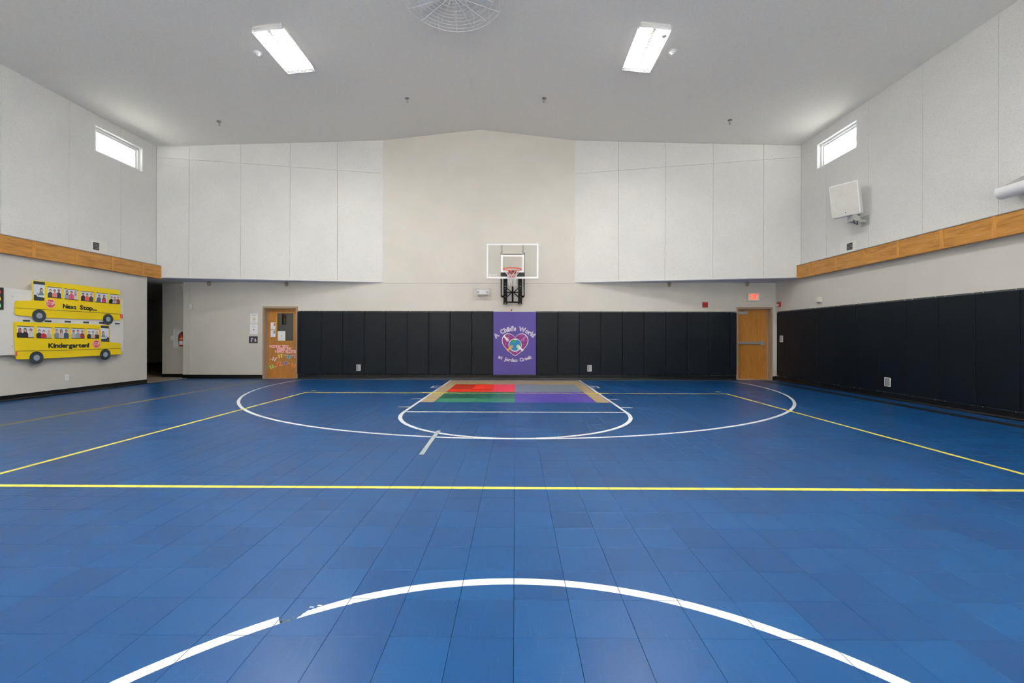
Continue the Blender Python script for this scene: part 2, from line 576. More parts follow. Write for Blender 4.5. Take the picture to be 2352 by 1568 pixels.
def side_wall(name, sgn, lower, face, win, yend, seams, label):
    out = face + sgn * 0.24
    back = face + sgn * 0.022
    zt = ceilz(face) + 0.02
    m = MB().use(M['wall'])
    m.box(lower, FRONT, 0, out, yend, 2.76)
    y0, y1, z0, z1 = win
    holes = [(y0, y1), (y0 - 7.32, y1 - 7.32)]
    m.use(M['dark'])
    m.box(back, FRONT, 2.76, out, 11.5, z0); m.box(back, FRONT, z1, out, 11.5, zt)
    e = [FRONT, holes[1][0], holes[1][1], holes[0][0], holes[0][1], 11.5]
    for a, b in ((0, 1), (2, 3), (4, 5)):
        m.box(back, e[a], z0, out, e[b], z1)
    w = single(name, m, None, (0, 0, 0), label, 'wall', kind='structure')
    # panels, 1.22 m wide, 3 mm joints
    ys = sorted(seams)
    while ys[0] > FRONT: ys.insert(0, ys[0] - 1.218)
    ys[0] = FRONT
    ztp = ceilz(face) - 0.004
    for a, b in zip(ys, ys[1:]):
        a += 0.0028; b -= 0.0028
        p = MB().use(M['fibre'])
        cuts = [h for h in holes if h[0] < b and h[1] > a]
        if not cuts:
            p.box(face, a, 2.78, back, b, ztp)
        else:
            h0, h1 = max(a, cuts[0][0]), min(b, cuts[0][1])
            p.box(face, a, 2.78, back, b, z0); p.box(face, a, z1, back, b, ztp)
            if h0 > a: p.box(face, a, z0, back, h0, z1)
            if h1 < b: p.box(face, h1, z0, back, b, z1)
        p.build('panel', None, (0, 0, 0), w)
    return w

wall_left = side_wall('wall_left', -1, LW, UL, WIN_L, 10.97, [7.871, 9.087, 10.289, 11.309], 'left wall, beige below the oak band and pale fibre panels above')
wall_right = side_wall('wall_right', 1, RW, UR, WIN_R, 12.31, [6.631, 7.852, 9.049, 10.258, 11.169], 'right wall, beige below the oak band and pale fibre panels above')

# diagonal upper walls over the soffits
def diag_wall(name, P0, P1, seams, zs, label):
    d = Vector((P1[0] - P0[0], P1[1] - P0[1], 0)); L = d.length; d.normalize()
    nrm = Vector((-d.y, d.x, 0))       # away from the room
    T = Matrix(((d.x, nrm.x, 0, P0[0]), (d.y, nrm.y, 0, P0[1]), (0, 0, 1, 0), (0, 0, 0, 1)))
    X = lambda s: P0[0] + d.x * s
    ridge_ok = lambda s: ceilz(X(s))
    m = MB().use(M['dark']); m.T = T
    m.prism([(0, SOF + 0.02), (L, SOF + 0.02), (L, ridge_ok(L)), (0, ridge_ok(0))], 0.022, 0.10, 1)
    w = single(name, m, None, (0, 0, 0), label, 'wall', kind='structure')
    ss = [0] + [(x - P0[0]) / d.x for x in seams] + [L]
    for a, b in zip(ss, ss[1:]):
        a += 0.003; b -= 0.003
        p = MB().use(M['fibre']); p.T = T
        za = zs[0] + (zs[1] - zs[0]) * a / L; zb = zs[0] + (zs[1] - zs[0]) * b / L
        p.prism([(a, SOF + 0.022), (b, SOF + 0.022), (b, zb - 0.003), (a, za - 0.003)], 0, 0.022, 1)
        p.build('panel', None, (0, 0, 0), w)
        p = MB().use(M['fibre']); p.T = T
        p.prism([(a, za + 0.003), (b, zb + 0.003), (b, ridge_ok(b) - 0.004), (a, ridge_ok(a) - 0.004)], 0, 0.022, 1)
        p.build('panel', None, (0, 0, 0), w)
    q = MB().use(M['white']); q.T = T
    q.box(0, -0.012, SOF + 0.004, L, 0.03, SOF + 0.022); q.use(M['soffit']).box(0, 0.004, SOF - 0.012, L, 0.05, SOF + 0.002)
    q.use(M['wall'])
    q.build('edge_bead', None, (0, 0, 0), w)
    return w, T
wl, T_L = diag_wall('wall_back_left', (-9.41, 11.309), (-3.765, 12.31), [-8.651, -7.417, -6.192, -4.979], (5.884, 5.834), 'slanted upper wall of pale fibre panels left of the hoop')
wr, T_R = diag_wall('wall_back_right', (1.668, 12.31), (7.302, 11.169), [2.859, 4.057, 5.249, 6.447], (5.82, 5.82), 'slanted upper wall of pale fibre panels right of the hoop')

m = MB().use(M['soffit'])
m.prism([(-9.41, 11.33), (-3.765, 12.33), (-3.765, 12.45), (-9.41, 12.45)], SOF, SOF + 0.02, 2)
single('soffit', m, None, (0, 0, 0), 'blue grey soffit under the slanted wall on the left', 'soffit', kind='structure')
m = MB().use(M['soffit'])
m.prism([(1.668, 12.33), (7.36, 11.18), (7.36, 12.45), (1.668, 12.45)], SOF, SOF + 0.02, 2)
m.box(4.83, 12.13, SOF - 0.008, 5.35, 12.29, SOF); m.box(5.72, 12.02, SOF - 0.008, 6.32, 12.28, SOF)
single('soffit', m, None, (0, 0, 0), 'blue grey soffit over the oak door on the right', 'soffit', kind='structure')

m = MB().use(M['ceil'])
for x0, x1 in ((-9.7, -1.0), (-1.0, 7.6)):
    a, b = ceilz(x0), ceilz(x1)
    m.prism([(x0, a), (x1, b), (x1, b + 0.15), (x0, a + 0.15)], FRONT - 0.2, 12.6, 1)
ceiling = single('ceiling', m, None, (0, 0, 0), 'shallow gabled grey white ceiling', 'ceiling', kind='structure')
m = MB().use(M['ceil']); m.box(-1.006, FRONT, 7.0665, -0.994, BW, 7.069)
m.build('ridge_joint', None, (0, 0, 0), ceiling)

# unseen wall behind the camera; its tall openings are added to brighten the ceiling
FW = [(-8.8, -5.4), (-4.9, -1.5), (-0.9, 2.5), (3.1, 6.5)]
m = MB().use(M['wall'])
xs = [-9.7] + [v for w_ in FW for v in w_] + [7.6]
for a_, b_ in zip(xs[::2], xs[1::2]): m.box(a_, FRONT - 0.2, 0, b_, FRONT, 2.8)
m.prism([(-9.7, 2.8), (7.6, 2.8), (7.6, ceilz(7.6)), (-1, 7.07), (-9.7, ceilz(-9.7))], FRONT - 0.2, FRONT, 1)
single('wall_front', m, None, (0, 0, 0), 'beige wall behind the camera with openings added to brighten the ceiling', 'wall', kind='structure')
for k, (a_, b_) in enumerate(FW):  # framed openings added as a source of upward daylight
    t = Thing('window_%d' % (5 + k), 'tall opening added behind the camera to brighten the ceiling, ' + ('beside the left wall', 'left of the middle', 'right of the middle', 'beside the right wall')[k], 'window', ((a_ + b_) / 2, FRONT - 0.1, 0.0), kind='structure')
    f = MB().use(M['white'])
    for q in ((a_, 0.0, a_ + 0.06, 2.8), (b_ - 0.06, 0.0, b_, 2.8), (a_ + 0.06, 0.0, b_ - 0.06, 0.06), (a_ + 0.06, 2.74, b_ - 0.06, 2.8), ((a_ + b_) / 2 - 0.03, 0.06, (a_ + b_) / 2 + 0.03, 2.74)):
        f.box(q[0], FRONT - 0.13, q[1], q[2], FRONT - 0.07, q[3])
    t.part('frame', f)

# corridor beyond the left wall
m = MB().use(M['wall'])
m.box(-10.30, 12.60, 0, -9.40, 12.75, SOF)                 # wall with the extinguisher
m.box(-10.30, 12.75, 0, -10.15, 18, SOF)
m.box(-15.5, 10.82, 0, -9.60, 10.97, SOF); m.box(-15.5, 17.9, 0, -10.3, 18.05, SOF); m.box(-15.65, 10.82, 0, -15.5, 18.05, SOF)
hall = single('wall_hall', m, None, (0, 0, 0), 'beige walls of the dim corridor beyond the opening on the left', 'wall', kind='structure')
m = MB().use(M['ceil']); m.box(-15.65, 10.82, SOF, -9.41, 18.05, SOF + 0.1)
single('ceiling', m, None, (0, 0, 0), 'low corridor ceiling seen through the opening on the left', 'ceiling', kind='structure')
m = MB().use(M['carpet']); m.box(-15.65, 10.97, -0.05, -9.355, 18.05, 0.004)
single('floor', m, None, (0, 0, 0), 'brown grey carpet of the corridor on the left', 'floor', kind='structure')
m = MB().use(M['alu']); m.box(-9.375, 10.99, 0.0, -9.34, 12.31, 0.012, 0.004)
single('trim_3', m, None, (0, 0, 0), 'thin metal strip between blue court tiles and corridor carpet', 'floor strip', kind='structure')
m = MB().use(M['wall']); m.box(-9.275, BW - 0.008, 0.11, -9.255, BW, SOF)
single('trim_4', m, None, (0, 0, 0), 'pale upright corner bead beside the corridor opening', 'corner bead', kind='structure')

# rubber cove bases
def cove(mb, p, q, out, toe=0.03, h=0.10, face=0.006):
    """base along p->q on the floor; out = unit vector into the room"""
    prof = [(0, h), (face, h), (face, 0.035), (face + 0.008, 0.014), (toe, 0.004), (toe, 0.0), (0, 0)]
    n = len(prof)
    A = [mb.pt((p[0] + out[0] * a, p[1] + out[1] * a, b)) for a, b in prof]
    B = [mb.pt((q[0] + out[0] * a, q[1] + out[1] * a, b)) for a, b in prof]
    mb.face(A); mb.face(B[::-1])
    for i in range(n):
        j = (i + 1) % n
        mb.face([A[i], B[i], B[j], A[j]])
m = MB().use(M['base']); cove(m, (LW, FRONT), (LW, 10.97), (1, 0), 0.045, 0.105)
single('baseboard_left', m, None, (0, 0, 0), 'black rubber base along the left wall', 'baseboard', kind='structure')
m = MB().use(M['base']); cove(m, (RW, FRONT), (RW, BW), (-1, 0), 0.05, 0.12)
single('baseboard_right', m, None, (0, 0, 0), 'black rubber base under the right wall pads', 'baseboard', kind='structure')
m = MB().use(M['base'])
cove(m, (-9.47, BW), (D1[0], BW), (0, -1), 0.03, 0.105)
cove(m, (D1[1], BW), (D2[0], BW), (0, -1), 0.16, 0.12); cove(m, (D2[1], BW), (RW, BW), (0, -1), 0.03, 0.105)
m.use(M['alu']).box(D1[1] + 0.2, 12.150, 0.0, D2[0] - 0.2, 12.158, 0.007)
single('baseboard_back', m, None, (0, 0, 0), 'black rubber base along the back wall', 'baseboard', kind='structure')
m = MB().use(M['base'])
cove(m, (-10.30, 12.60), (-9.47, 12.60), (0, -1), 0.02, 0.105); cove(m, (-9.47, 12.31), (-9.47, 12.60), (-1, 0), 0.012, 0.105); cove(m, (-10.3, 12.6), (-10.3, 17.9), (-1, 0), 0.02, 0.105)
cove(m, (-15.5, 17.9), (-10.3, 17.9), (0, -1), 0.02, 0.105)
single('baseboard_hall', m, None, (0, 0, 0), 'black rubber base in the corridor', 'baseboard', kind='structure')

# oak bands
def oak_band(name, sgn, wall, face, battens, yend, label):
    zb, zt = 2.705, 3.048
    root = Thing(name, label, 'oak band', (face, yend, zb), kind='structure')
    ys = sorted(battens)
    while ys[0] - 0.82 > FRONT + 0.1: ys.insert(0, ys[0] - 0.82)
    bw = 0.030
    edges = [FRONT] + ys + [yend]
    w = wall + sgn * 0.0
    for i, (a, b) in enumerate(zip(edges, edges[1:])):
        a2 = a + (bw if i else 0.0); b2 = b - (bw if i < len(edges) - 2 else 0.012)
        p = MB().use(M['oak_y']).box(face + sgn * 0.012, a2, zb + 0.016, face + sgn * 0.030, b2, zt - 0.014)
        root.part('panel', p)
    for y in ys:
        root.part('batten', MB().use(M['oak_x']).box(face, y - bw, zb + 0.016, face + sgn * 0.030, y + bw, zt - 0.014, 0.003))
    root.part('lower_rail', MB().use(M['oak_y']).box(face - sgn * 0.004, FRONT, zb, w, yend + 0.006, zb + 0.016, 0.002))
    m = MB().use(M['oak_y']).box(face + sgn * 0.030, FRONT, zb + 0.016, face + sgn * 0.038, yend, zt - 0.014)
    m.box(face, yend - 0.012, zb + 0.016, w, yend, zt - 0.014)
    root.part('backing', m)
    root.part('cap', MB().use(M['alu']).box(face - sgn * 0.006, FRONT, zt - 0.014, w, yend + 0.006, zt, 0.002))
oak_band('trim_1', -1, UL, BL, [8.309, 9.142, 9.959, 10.768], 11.325, 'oak panelled band running along the left wall')
oak_band('trim_2', 1, UR, BR, [6.597, 7.400, 8.236, 9.034, 9.815, 10.681], 11.175, 'oak panelled band running along the right wall')

# high windows
def window(name, sgn, face, win, label):
    y0, y1, z0, z1 = win
    root = Thing(name, label, 'window', (face + sgn * 0.1, (y0 + y1) / 2, z0), kind='structure')
    def ring(mb, xa, xb, ya, yb, za, zb, w):
        mb.box(xa, ya, za, xb, yb, za + w); mb.box(xa, ya, zb - w, xb, yb, zb)
        mb.box(xa, ya, za + w, xb, ya + w, zb - w); mb.box(xa, yb - w, za + w, xb, yb, zb - w)
    a = MB().use(M['white']); ring(a, face - sgn * 0.006, face + sgn * 0.235, y0, y1, z0, z1, 0.022)
    root.part('casing', a)
    a = MB().use(M['white']); ring(a, face + sgn * 0.075, face + sgn * 0.20, y0 + 0.022, y1 - 0.022, z0 + 0.022, z1 - 0.022, 0.040)
    root.part('frame', a)
    a = MB().use(M['white']); ring(a, face + sgn * 0.115, face + sgn * 0.165, y0 + 0.062, y1 - 0.062, z0 + 0.062, z1 - 0.062, 0.030)
    s = root.part('sash', a)
    g = MB().use(M['wglass']).box(face + sgn * 0.138, y0 + 0.09, z0 + 0.09, face + sgn * 0.142, y1 - 0.09, z1 - 0.09)
    root.part('pane', g, parent=s)
    # roof eave outside
    e = MB().use(M['eave']).box(face + sgn * 0.24, y0 - 1.2, z1 + 0.10, face + sgn * 0.90, y1 + 1.2, z1 + 0.13)
    e.box(face + sgn * 0.88, y0 - 1.2, z1 - 0.04, face + sgn * 0.90, y1 + 1.2, z1 + 0.10)
    root.part('eave', e)
window('window_1', -1, UL, WIN_L, 'small high white window in the left wall near the back corner')
window('window_2', 1, UR, WIN_R, 'small high white window in the right wall near the back corner')
for nm, sg, fc, wn, lb in (('window_3', -1, UL, WIN_L, 'small high window in the left wall behind the camera'), ('window_4', 1, UR, WIN_R, 'small high window in the right wall behind the camera')):
    window(nm, sg, fc, (wn[0] - 7.32, wn[1] - 7.32, wn[2], wn[3]), lb)
m = MB().use(M['asphalt'])  # unseen ground, kept dark so little light bounces into the room
for q in ((-90, -90, -10.5, 100), (8.6, -90, 90, 100), (-10.5, -90, 8.6, -12.5), (-10.5, 20, 8.6, 100)):
    m.box(q[0], q[1], -0.3, q[2], q[3], -0.2)
single('ground', m, None, (0, 0, 0), 'unseen asphalt ground outside the building, kept dark to bounce little light', 'ground', kind='structure')
m = MB().use(M['ground']); m.box(-10.5, -12.5, -0.3, 8.6, -7.2, -0.18)  # pale terrace added to throw sunlight up onto the ceiling
single('ground', m, None, (0, 0, 0), 'pale concrete terrace added behind the camera to bounce sunlight to the ceiling', 'ground', kind='structure')

# ---------------------------------------------------------------- the court floor
TX0, TX1, TY0, TY1 = -9.254, 7.246, -6.756, 11.994
m = MB().use(M['joint']).box(-9.36, FRONT, -0.05, 7.34, 12.60, -0.012)
# cut border filler around the tile field (blue edge pieces)
m.use(M['blue'])
for q in ((-9.315, FRONT, TX0 - 0.003, 12.305), (TX1 + 0.003, FRONT, 7.295, 12.305), (TX0, TY1 + 0.003, TX1, 12.15), (TX0, FRONT, TX1, TY0 - 0.003), (TX0, 12.15, D1[1] - 0.0, 12.305), (D2[0], 12.15, TX1, 12.305)):
    m.box(q[0], q[1], -0.012, q[2], q[3], 0.0)
floor = single('floor', m, None, (0, 0, 0), 'blue modular tile sports floor with painted court lines', 'floor', kind='structure')

def zone(x, y):
    """colour of a tile centre inside the key"""
    if abs(x) < 1.75 and 8.0 < y < 12.0:
        if abs(x) > 1.5 or y > 11.0: return 'tan'
        if y > 9.5:
            if x > 0: return 'grey'
            if x < -1.0: return 'dred' if y > 10.0 else 'red'
            if x < -0.5: return 'red' if y > 10.0 or y < 9.75 else 'dred'
            return 'pink'
        if x > 0: return 'purple_t'
        return 'dgreen' if y > 8.5 else 'green'
    return 'blue'
cells = []
nx = int(round((TX1 - TX0) / 0.25)); ny = int(round((TY1 - TY0) / 0.25))
for i in range(nx):
    for j in range(ny):
        x = TX0 + 0.25 * (i + 0.5); y = TY0 + 0.25 * (j + 0.5)
        cells.append((x, y, zone(x, y)))
def tile_geo(mb, x, y):
    g, b = 0.125 - 0.0006, 0.125 - 0.0016
    lo = mb.pts([(x - g, y - g, -0.011), (x + g, y - g, -0.011), (x + g, y + g, -0.011), (x - g, y + g, -0.011)])
    md = mb.pts([(x - g, y - g, -0.0012), (x + g, y - g, -0.0012), (x + g, y + g, -0.0012), (x - g, y + g, -0.0012)])
    hi = mb.pts([(x - b, y - b, 0), (x + b, y - b, 0), (x + b, y + b, 0), (x - b, y + b, 0)])
    mb.face(hi)
    for k in range(4):
        n = (k + 1) % 4
        mb.face([lo[k], lo[n], md[n], md[k]]); mb.face([md[k], md[n], hi[n], hi[k]])
near = sorted([c for c in cells if c[1] > 1.35 and abs(c[0]) < 1.19 * c[1] + 0.16 and c[2] == 'blue'], key=lambda c: c[1] + 0.0001 * abs(c[0]))[:300]
nearset = set((c[0], c[1]) for c in near)
t0 = MB().use(M['blue']); tile_geo(t0, 0, 0)
proto = t0.build('tile', None, (0, 0, 0), floor)
for k, c in enumerate(near):
    o = proto if k == 0 else proto.copy()
    if k: COL.objects.link(o)
    o.parent = floor; o.location = (c[0], c[1], 0)
groups = {}
for c in cells:
    if (c[0], c[1]) not in nearset:
        groups.setdefault(c[2], []).append(c)
zn = dict(blue='blue_tiles', tan='tan_tiles', red='red_tiles', dred='dark_red_tiles', pink='rose_tiles', grey='grey_tiles', dgreen='dark_green_tiles', green='green_tiles', purple_t='purple_tiles')
for k, cs in groups.items():
    mb = MB().use(M[k])
    for c in cs: tile_geo(mb, c[0], c[1])
    o = mb.build(zn[k], None, (0, 0, 0), floor)
    o['kind'] = 'stuff'
    if k != 'blue': o['label'] = zn[k].replace('_', ' ') + ' inside the painted key'

# painted lines, cut at every tile joint
def clip(poly, ax, v, keep_less):
    out = []
    n = len(poly)
    for i in range(n):
        p, q = poly[i], poly[(i + 1) % n]
        a = (p[ax] <= v) if keep_less else (p[ax] >= v)
        b = (q[ax] <= v) if keep_less else (q[ax] >= v)
        if a: out.append(p)
        if a != b:
            t = (v - p[ax]) / (q[ax] - p[ax])
            out.append((p[0] + t * (q[0] - p[0]), p[1] + t * (q[1] - p[1])))
    return out
def paint(name, polys, mat, label, z=0.0008, gap=0.0013):
    mb = MB().use(M[mat])
    for poly in polys:
        xs = [p[0] for p in poly]; ys = [p[1] for p in poly]
        i0 = int(math.floor((min(xs) - TX0) / 0.25)); i1 = int(math.floor((max(xs) - TX0) / 0.25))
        j0 = int(math.floor((min(ys) - TY0) / 0.25)); j1 = int(math.floor((max(ys) - TY0) / 0.25))
        for i in range(i0, i1 + 1):
            for j in range(j0, j1 + 1):
                c = clip(poly, 0, TX0 + i * 0.25 + gap, False)
                if len(c) > 2: c = clip(c, 0, TX0 + (i + 1) * 0.25 - gap, True)
                if len(c) > 2: c = clip(c, 1, TY0 + j * 0.25 + gap, False)
                if len(c) > 2: c = clip(c, 1, TY0 + (j + 1) * 0.25 - gap, True)
                if len(c) > 2:
                    ids = mb.pts([(p[0], p[1], z) for p in c])
                    a = sum(c[k][0] * c[(k + 1) % len(c)][1] - c[(k + 1) % len(c)][0] * c[k][1] for k in range(len(c)))
                    mb.face(ids if a > 0 else ids[::-1])
    o = mb.build(name, None, (0, 0, 0), floor)
    o['label'] = label
    return o
def rect(x0, y0, x1, y1): return [(x0, y0), (x1, y0), (x1, y1), (x0, y1)]
def arc(cx, cy, r0, r1, a0, a1, n):
    out = []
    for k in range(n):
        a = a0 + (a1 - a0) * k / n; b = a0 + (a1 - a0) * (k + 1) / n
        out.append([(cx + r0 * cos(a), cy + r0 * sin(a)), (cx + r1 * cos(a), cy + r1 * sin(a)), (cx + r1 * cos(b), cy + r1 * sin(b)), (cx + r0 * cos(b), cy + r0 * sin(b))])
    return out
# jump circle in front of the camera, worn away on one stretch
JC, JR = 0.35, 1.82
def jang(x, y): return atan2(y - JC, x)
w0, w1, w2 = jang(-1.005, 1.845), jang(-0.945, 1.87), jang(-0.755, 2.00)
full = arc(0, JC, JR - 0.054, JR, w2, w0 - 2 * pi, 150)[::1]
thin = []
n = 26
ang = [w1 + (w2 - w1) * k / n for k in range(n + 1)]
wob = [JR - 0.004 - 0.016 * (1 - k / n) - 0.010 * RND.random() * (1 if k < 12 else 0.25) - (0.030 * (1 - k / 5) if k < 5 else 0) for k in range(n + 1)]
for k in range(n):
    a, b = ang[k], ang[k + 1]
    thin.append([((JR - 0.056) * cos(a), JC + (JR - 0.056) * sin(a)), (wob[k] * cos(a), JC + wob[k] * sin(a)), (wob[k + 1] * cos(b), JC + wob[k + 1] * sin(b)), ((JR - 0.056) * cos(b), JC + (JR - 0.056) * sin(b))])
chip = [[(-0.915 + 0.03 * k, 1.925 + 0.012 * k), (-0.895 + 0.03 * k, 1.926 + 0.012 * k), (-0.893 + 0.03 * k, 1.932 + 0.012 * k), (-0.912 + 0.03 * k, 1.934 + 0.012 * k)] for k in range(2)]
paint('court_line', full + thin + chip, 'white_l', 'white circle line in the foreground, worn on the left')
blobs = []
for k in range(16):
    u_, v_ = RND.random(), RND.random()
    px_, py_ = -0.995 + 0.055 * u_ ** 1.5, 1.815 + 0.03 * v_ + 0.35 * 0.055 * u_
    r_ = 0.006 * (1 - 0.6 * u_)
    blobs.append([(px_ + r_ * (1 + 0.8 * RND.random()) * cos(a_ * pi / 3), py_ + r_ * (0.6 + 0.6 * RND.random()) * sin(a_ * pi / 3)) for a_ in range(6)])
paint('worn_patch', blobs, 'rub', 'brown residue where the white circle has worn off', 0.0005)['kind'] = 'stuff'
paint('court_line', arc(0, 11.14, 5.978, 6.030, pi + 0.0 - 0.145, 2 * pi + 0.145, 170), 'white_l', 'wide white arc around the key', 0.0009)
paint('court_line', [rect(-1.803, 6.92, -1.755, 12.1), rect(1.755, 6.92, 1.803, 12.1)], 'white_l', 'white side lines of the key', 0.0012)
paint('court_line', [rect(-1.755, 6.925, 1.755, 6.985)], 'white_l', 'white free throw line', 0.0010)
paint('court_line', arc(0, 6.92, 1.745, 1.803, pi, 2 * pi, 90), 'white_l', 'white half circle below the free throw line', 0.0011)
ticks = []
for s in (-1, 1):
    ticks += [rect(s * 1.803, 8.375, s * 2.010, 8.425), rect(s * 1.803, 7.40, s * 2.010, 7.45)]
    ticks += [rect(s * 1.803, 10.24, s * 2.010, 10.29), rect(s * 1.803, 10.56, s * 2.010, 10.61), rect(s * 1.965, 10.29, s * 2.010, 10.56)]
ticks = [sorted_q if True else 0 for sorted_q in [[(min(q[0][0], q[1][0]), q[0][1]), (max(q[0][0], q[1][0]), q[0][1]), (max(q[0][0], q[1][0]), q[2][1]), (min(q[0][0], q[1][0]), q[2][1])] for q in ticks]]
paint('court_line', ticks, 'white_l', 'white lane marks on both sides of the key', 0.0010)
paint('court_line', [rect(-9.2, 3.438, 7.2, 3.490)], 'yellow_l', 'yellow line across the whole court in front', 0.0014)
paint('court_line', [rect(-4.525, 3.49, -4.472, 9.27), rect(4.472, 3.49, 4.525, 9.27), rect(-4.525, -6.0, -4.472, 3.438), rect(4.472, -6.0, 4.525, 3.438)], 'yellow_l', 'yellow side lines of the small court', 0.0015)
paint('court_line', [rect(-4.525, 9.245, 4.525, 9.295)], 'yellow_l', 'yellow line across the coloured key', 0.0016)
paint('court_line', [rect(-2.01, 9.296, -1.45, 9.355), rect(1.45, 9.296, 2.01, 9.355), rect(-4.53, 9.56, -4.42, 9.62), rect(4.42, 9.56, 4.53, 9.64)], 'yellow_l', 'short yellow marks beside the key', 0.0017)
paint('court_line', [rect(-6.96, -6.5, -6.84, 12.1)], 'olive_l', 'dull olive sideline near the left wall', 0.0009)
paint('court_line', [rect(6.76, -6.5, 6.985, 12.1)], 'black_l', 'black sideline near the right wall pads', 0.0009)
paint('court_mark', [rect(-0.09, 5.865, 0.09, 5.885)], 'black_l', 'short dark mark inside the key circle', 0.0009)
m = MB().use(M['tape'])
m.prism([(-1.004, 5.558), (-0.950, 5.562), (-0.950, 5.2), (-0.944, 4.80), (-0.931, 4.43), (-0.982, 4.426), (-0.990, 4.82), (-1.000, 5.2)], 0.0022, 0.0030, 2)
single('tape_strip', m, None, (0, 0, 0.0), 'grey strip of adhesive tape on the floor across the white arc', 'tape')

# ---------------------------------------------------------------- ceiling lights with wire guards
def make_light(label, cx, cy, slope_ang, group=None):
    t = Thing('ceiling_light', label, 'ceiling light', (cx, cy, ceilz(cx)), group, local=True)
    t.o.rotation_euler = (0, slope_ang, 0)
    Wd, L = 0.262, 0.60
    h = MB().use(M['white'])
    h.box(-Wd, -L, -0.035, Wd, L, 0.0, 0.004)
    h.box(-Wd, -L, -0.075, Wd, -L + 0.05, -0.03, 0.004); h.box(-Wd, L - 0.05, -0.075, Wd, L, -0.03, 0.004)
    h.box(-Wd, -L, -0.054, -Wd + 0.004, L, -0.03); h.box(Wd - 0.004, -L, -0.054, Wd, L, -0.03)  # side lips added to keep lamp glow off the ceiling
    t.part('housing', h)
    for s in (-1, 1):
        x0, x1 = (0.032, 0.245) if s > 0 else (-0.245, -0.032)
        lens = MB().use(M['lamp'])
        n = 10
        prof = [(x0 + (x1 - x0) * k / n, -0.040 - 0.034 * sin(pi * k / n) ** 0.7) for k in range(n + 1)]
        lens.prism([(x0, -0.036)] + prof + [(x1, -0.036)], -L + 0.052, L - 0.052, 1)
        t.part('lens', lens)
    c = MB().use(M['alu']); c.box(-0.030, -L + 0.05, -0.086, 0.030, L - 0.05, -0.035, 0.003)
    t.part('centre_channel', c)
    g = MB().use(M['white'])
    Wg, Lg, zg = 0.278, 0.618, -0.105
    nw = 14; nl = 30
    for k in range(nw + 1):
        x = -Wg + 2 * Wg * k / nw
        if k in (0, nw) or k % 2 == 0:
            g.tube([(x, -Lg, zg), (x, Lg, zg)], 0.0022, 4)
        for y in (-Lg, Lg): g.tube([(x, y, zg), (x, y, -0.01)], 0.0022, 4)
    for k in range(nl + 1):
        y = -Lg + 2 * Lg * k / nl
        g.tube([(-Wg, y, zg), (Wg, y, zg)], 0.0020, 4)
        for x in (-Wg, Wg): g.tube([(x, y, zg), (x, y, -0.01)], 0.0020, 4)
    for z in (zg, (zg - 0.01) / 2, -0.012):
        for y in (-Lg, Lg): g.tube([(-Wg, y, z), (Wg, y, z)], 0.003, 4)
        for x in (-Wg, Wg): g.tube([(x, -Lg, z), (x, Lg, z)], 0.003, 4)
    t.part('wire_guard', g)
    return t
aL = -math.atan(0.107); aR = math.atan(0.115)
LY = 8.24
l1 = make_light('long wire guarded ceiling light on the left ceiling slope', -4.40, LY, aL)
l2 = make_light('long wire guarded ceiling light with a small round sensor on the right ceiling slope', 2.44, LY - 0.06, aR)
sn = MB().use(M['shade']).lathe([(0.045, 0), (0.045, 0.03), (0.03, 0.05), (0, 0.055)], (0.195, -0.46, -0.085), (0, 0, -1), 16)
l2.part('sensor', sn)
for k, y in enumerate((3.6, -1.0, -5.2)):
    for o, x in ((l1.o, -4.42), (l2.o, 2.44)):
        c = copy_thing(o)
        c.location = (x, y, ceilz(x))
        c['label'] = 'wire guarded ceiling light out of view behind the camera, ' + ('left' if x < 0 else 'right') + ' slope, ' + ('nearest', 'middle', 'farthest')[k]

# ---------------------------------------------------------------- caged ceiling fan on the ridge
fan = Thing('ceiling_fan', 'white ceiling fan inside a round white wire cage on the ridge', 'ceiling fan', (-1.03, 7.02, 7.07))
cx, cy, R0 = -1.03, 7.02, 0.83
g = MB().use(M['white'])
zb, zt = 6.715, 6.955
ring = lambda r, z, n=48: [(cx + r * cos(2 * pi * k / n), cy + r * sin(2 * pi * k / n), z) for k in range(n)]
for r in [0.09 + 0.0822 * k for k in range(9)] + [R0]:
    g.tube(ring(r, zb + (0.0 if r > 0.5 else 0.0)), 0.0036 if r < R0 else 0.0055, 5, closed=True)
for r in (0.30, 0.42, 0.54, 0.66, 0.76, R0 - 0.02):
    g.tube(ring(r, zt), 0.0034, 5, closed=True)
g.tube(ring(R0, (zb + zt) / 2), 0.003, 5, closed=True)
for k in range(16):
    a = 2 * pi * k / 16 + pi / 2 + 0.05
    e = (cx + R0 * cos(a), cy + R0 * sin(a))
    g.tube([(cx + 0.05 * cos(a), cy + 0.05 * sin(a), zb), (e[0], e[1], zb), (e[0], e[1], zt), (cx + 0.25 * cos(a), cy + 0.25 * sin(a), zt)], 0.0052, 5)
g.lathe([(0.0, 0), (0.07, 0), (0.07, 0.004), (0, 0.004)], (cx, cy, zb), (0, 0, 1), 20)
fan.part('wire_cage', g)
fan.part('motor', MB().use(M['white']).lathe([(0, -0.07), (0.06, -0.07), (0.13, -0.04), (0.14, 0.0), (0.12, 0.04), (0.05, 0.06), (0, 0.06)], (cx, cy, 6.84), (0, 0, 1), 28))
fan.part('rod', MB().use(M['white']).lathe([(0.016, 0), (0.016, 0.15), (0.07, 0.16), (0.07, 0.19), (0.0, 0.19)], (cx, cy, 6.88), (0, 0, 1), 16))
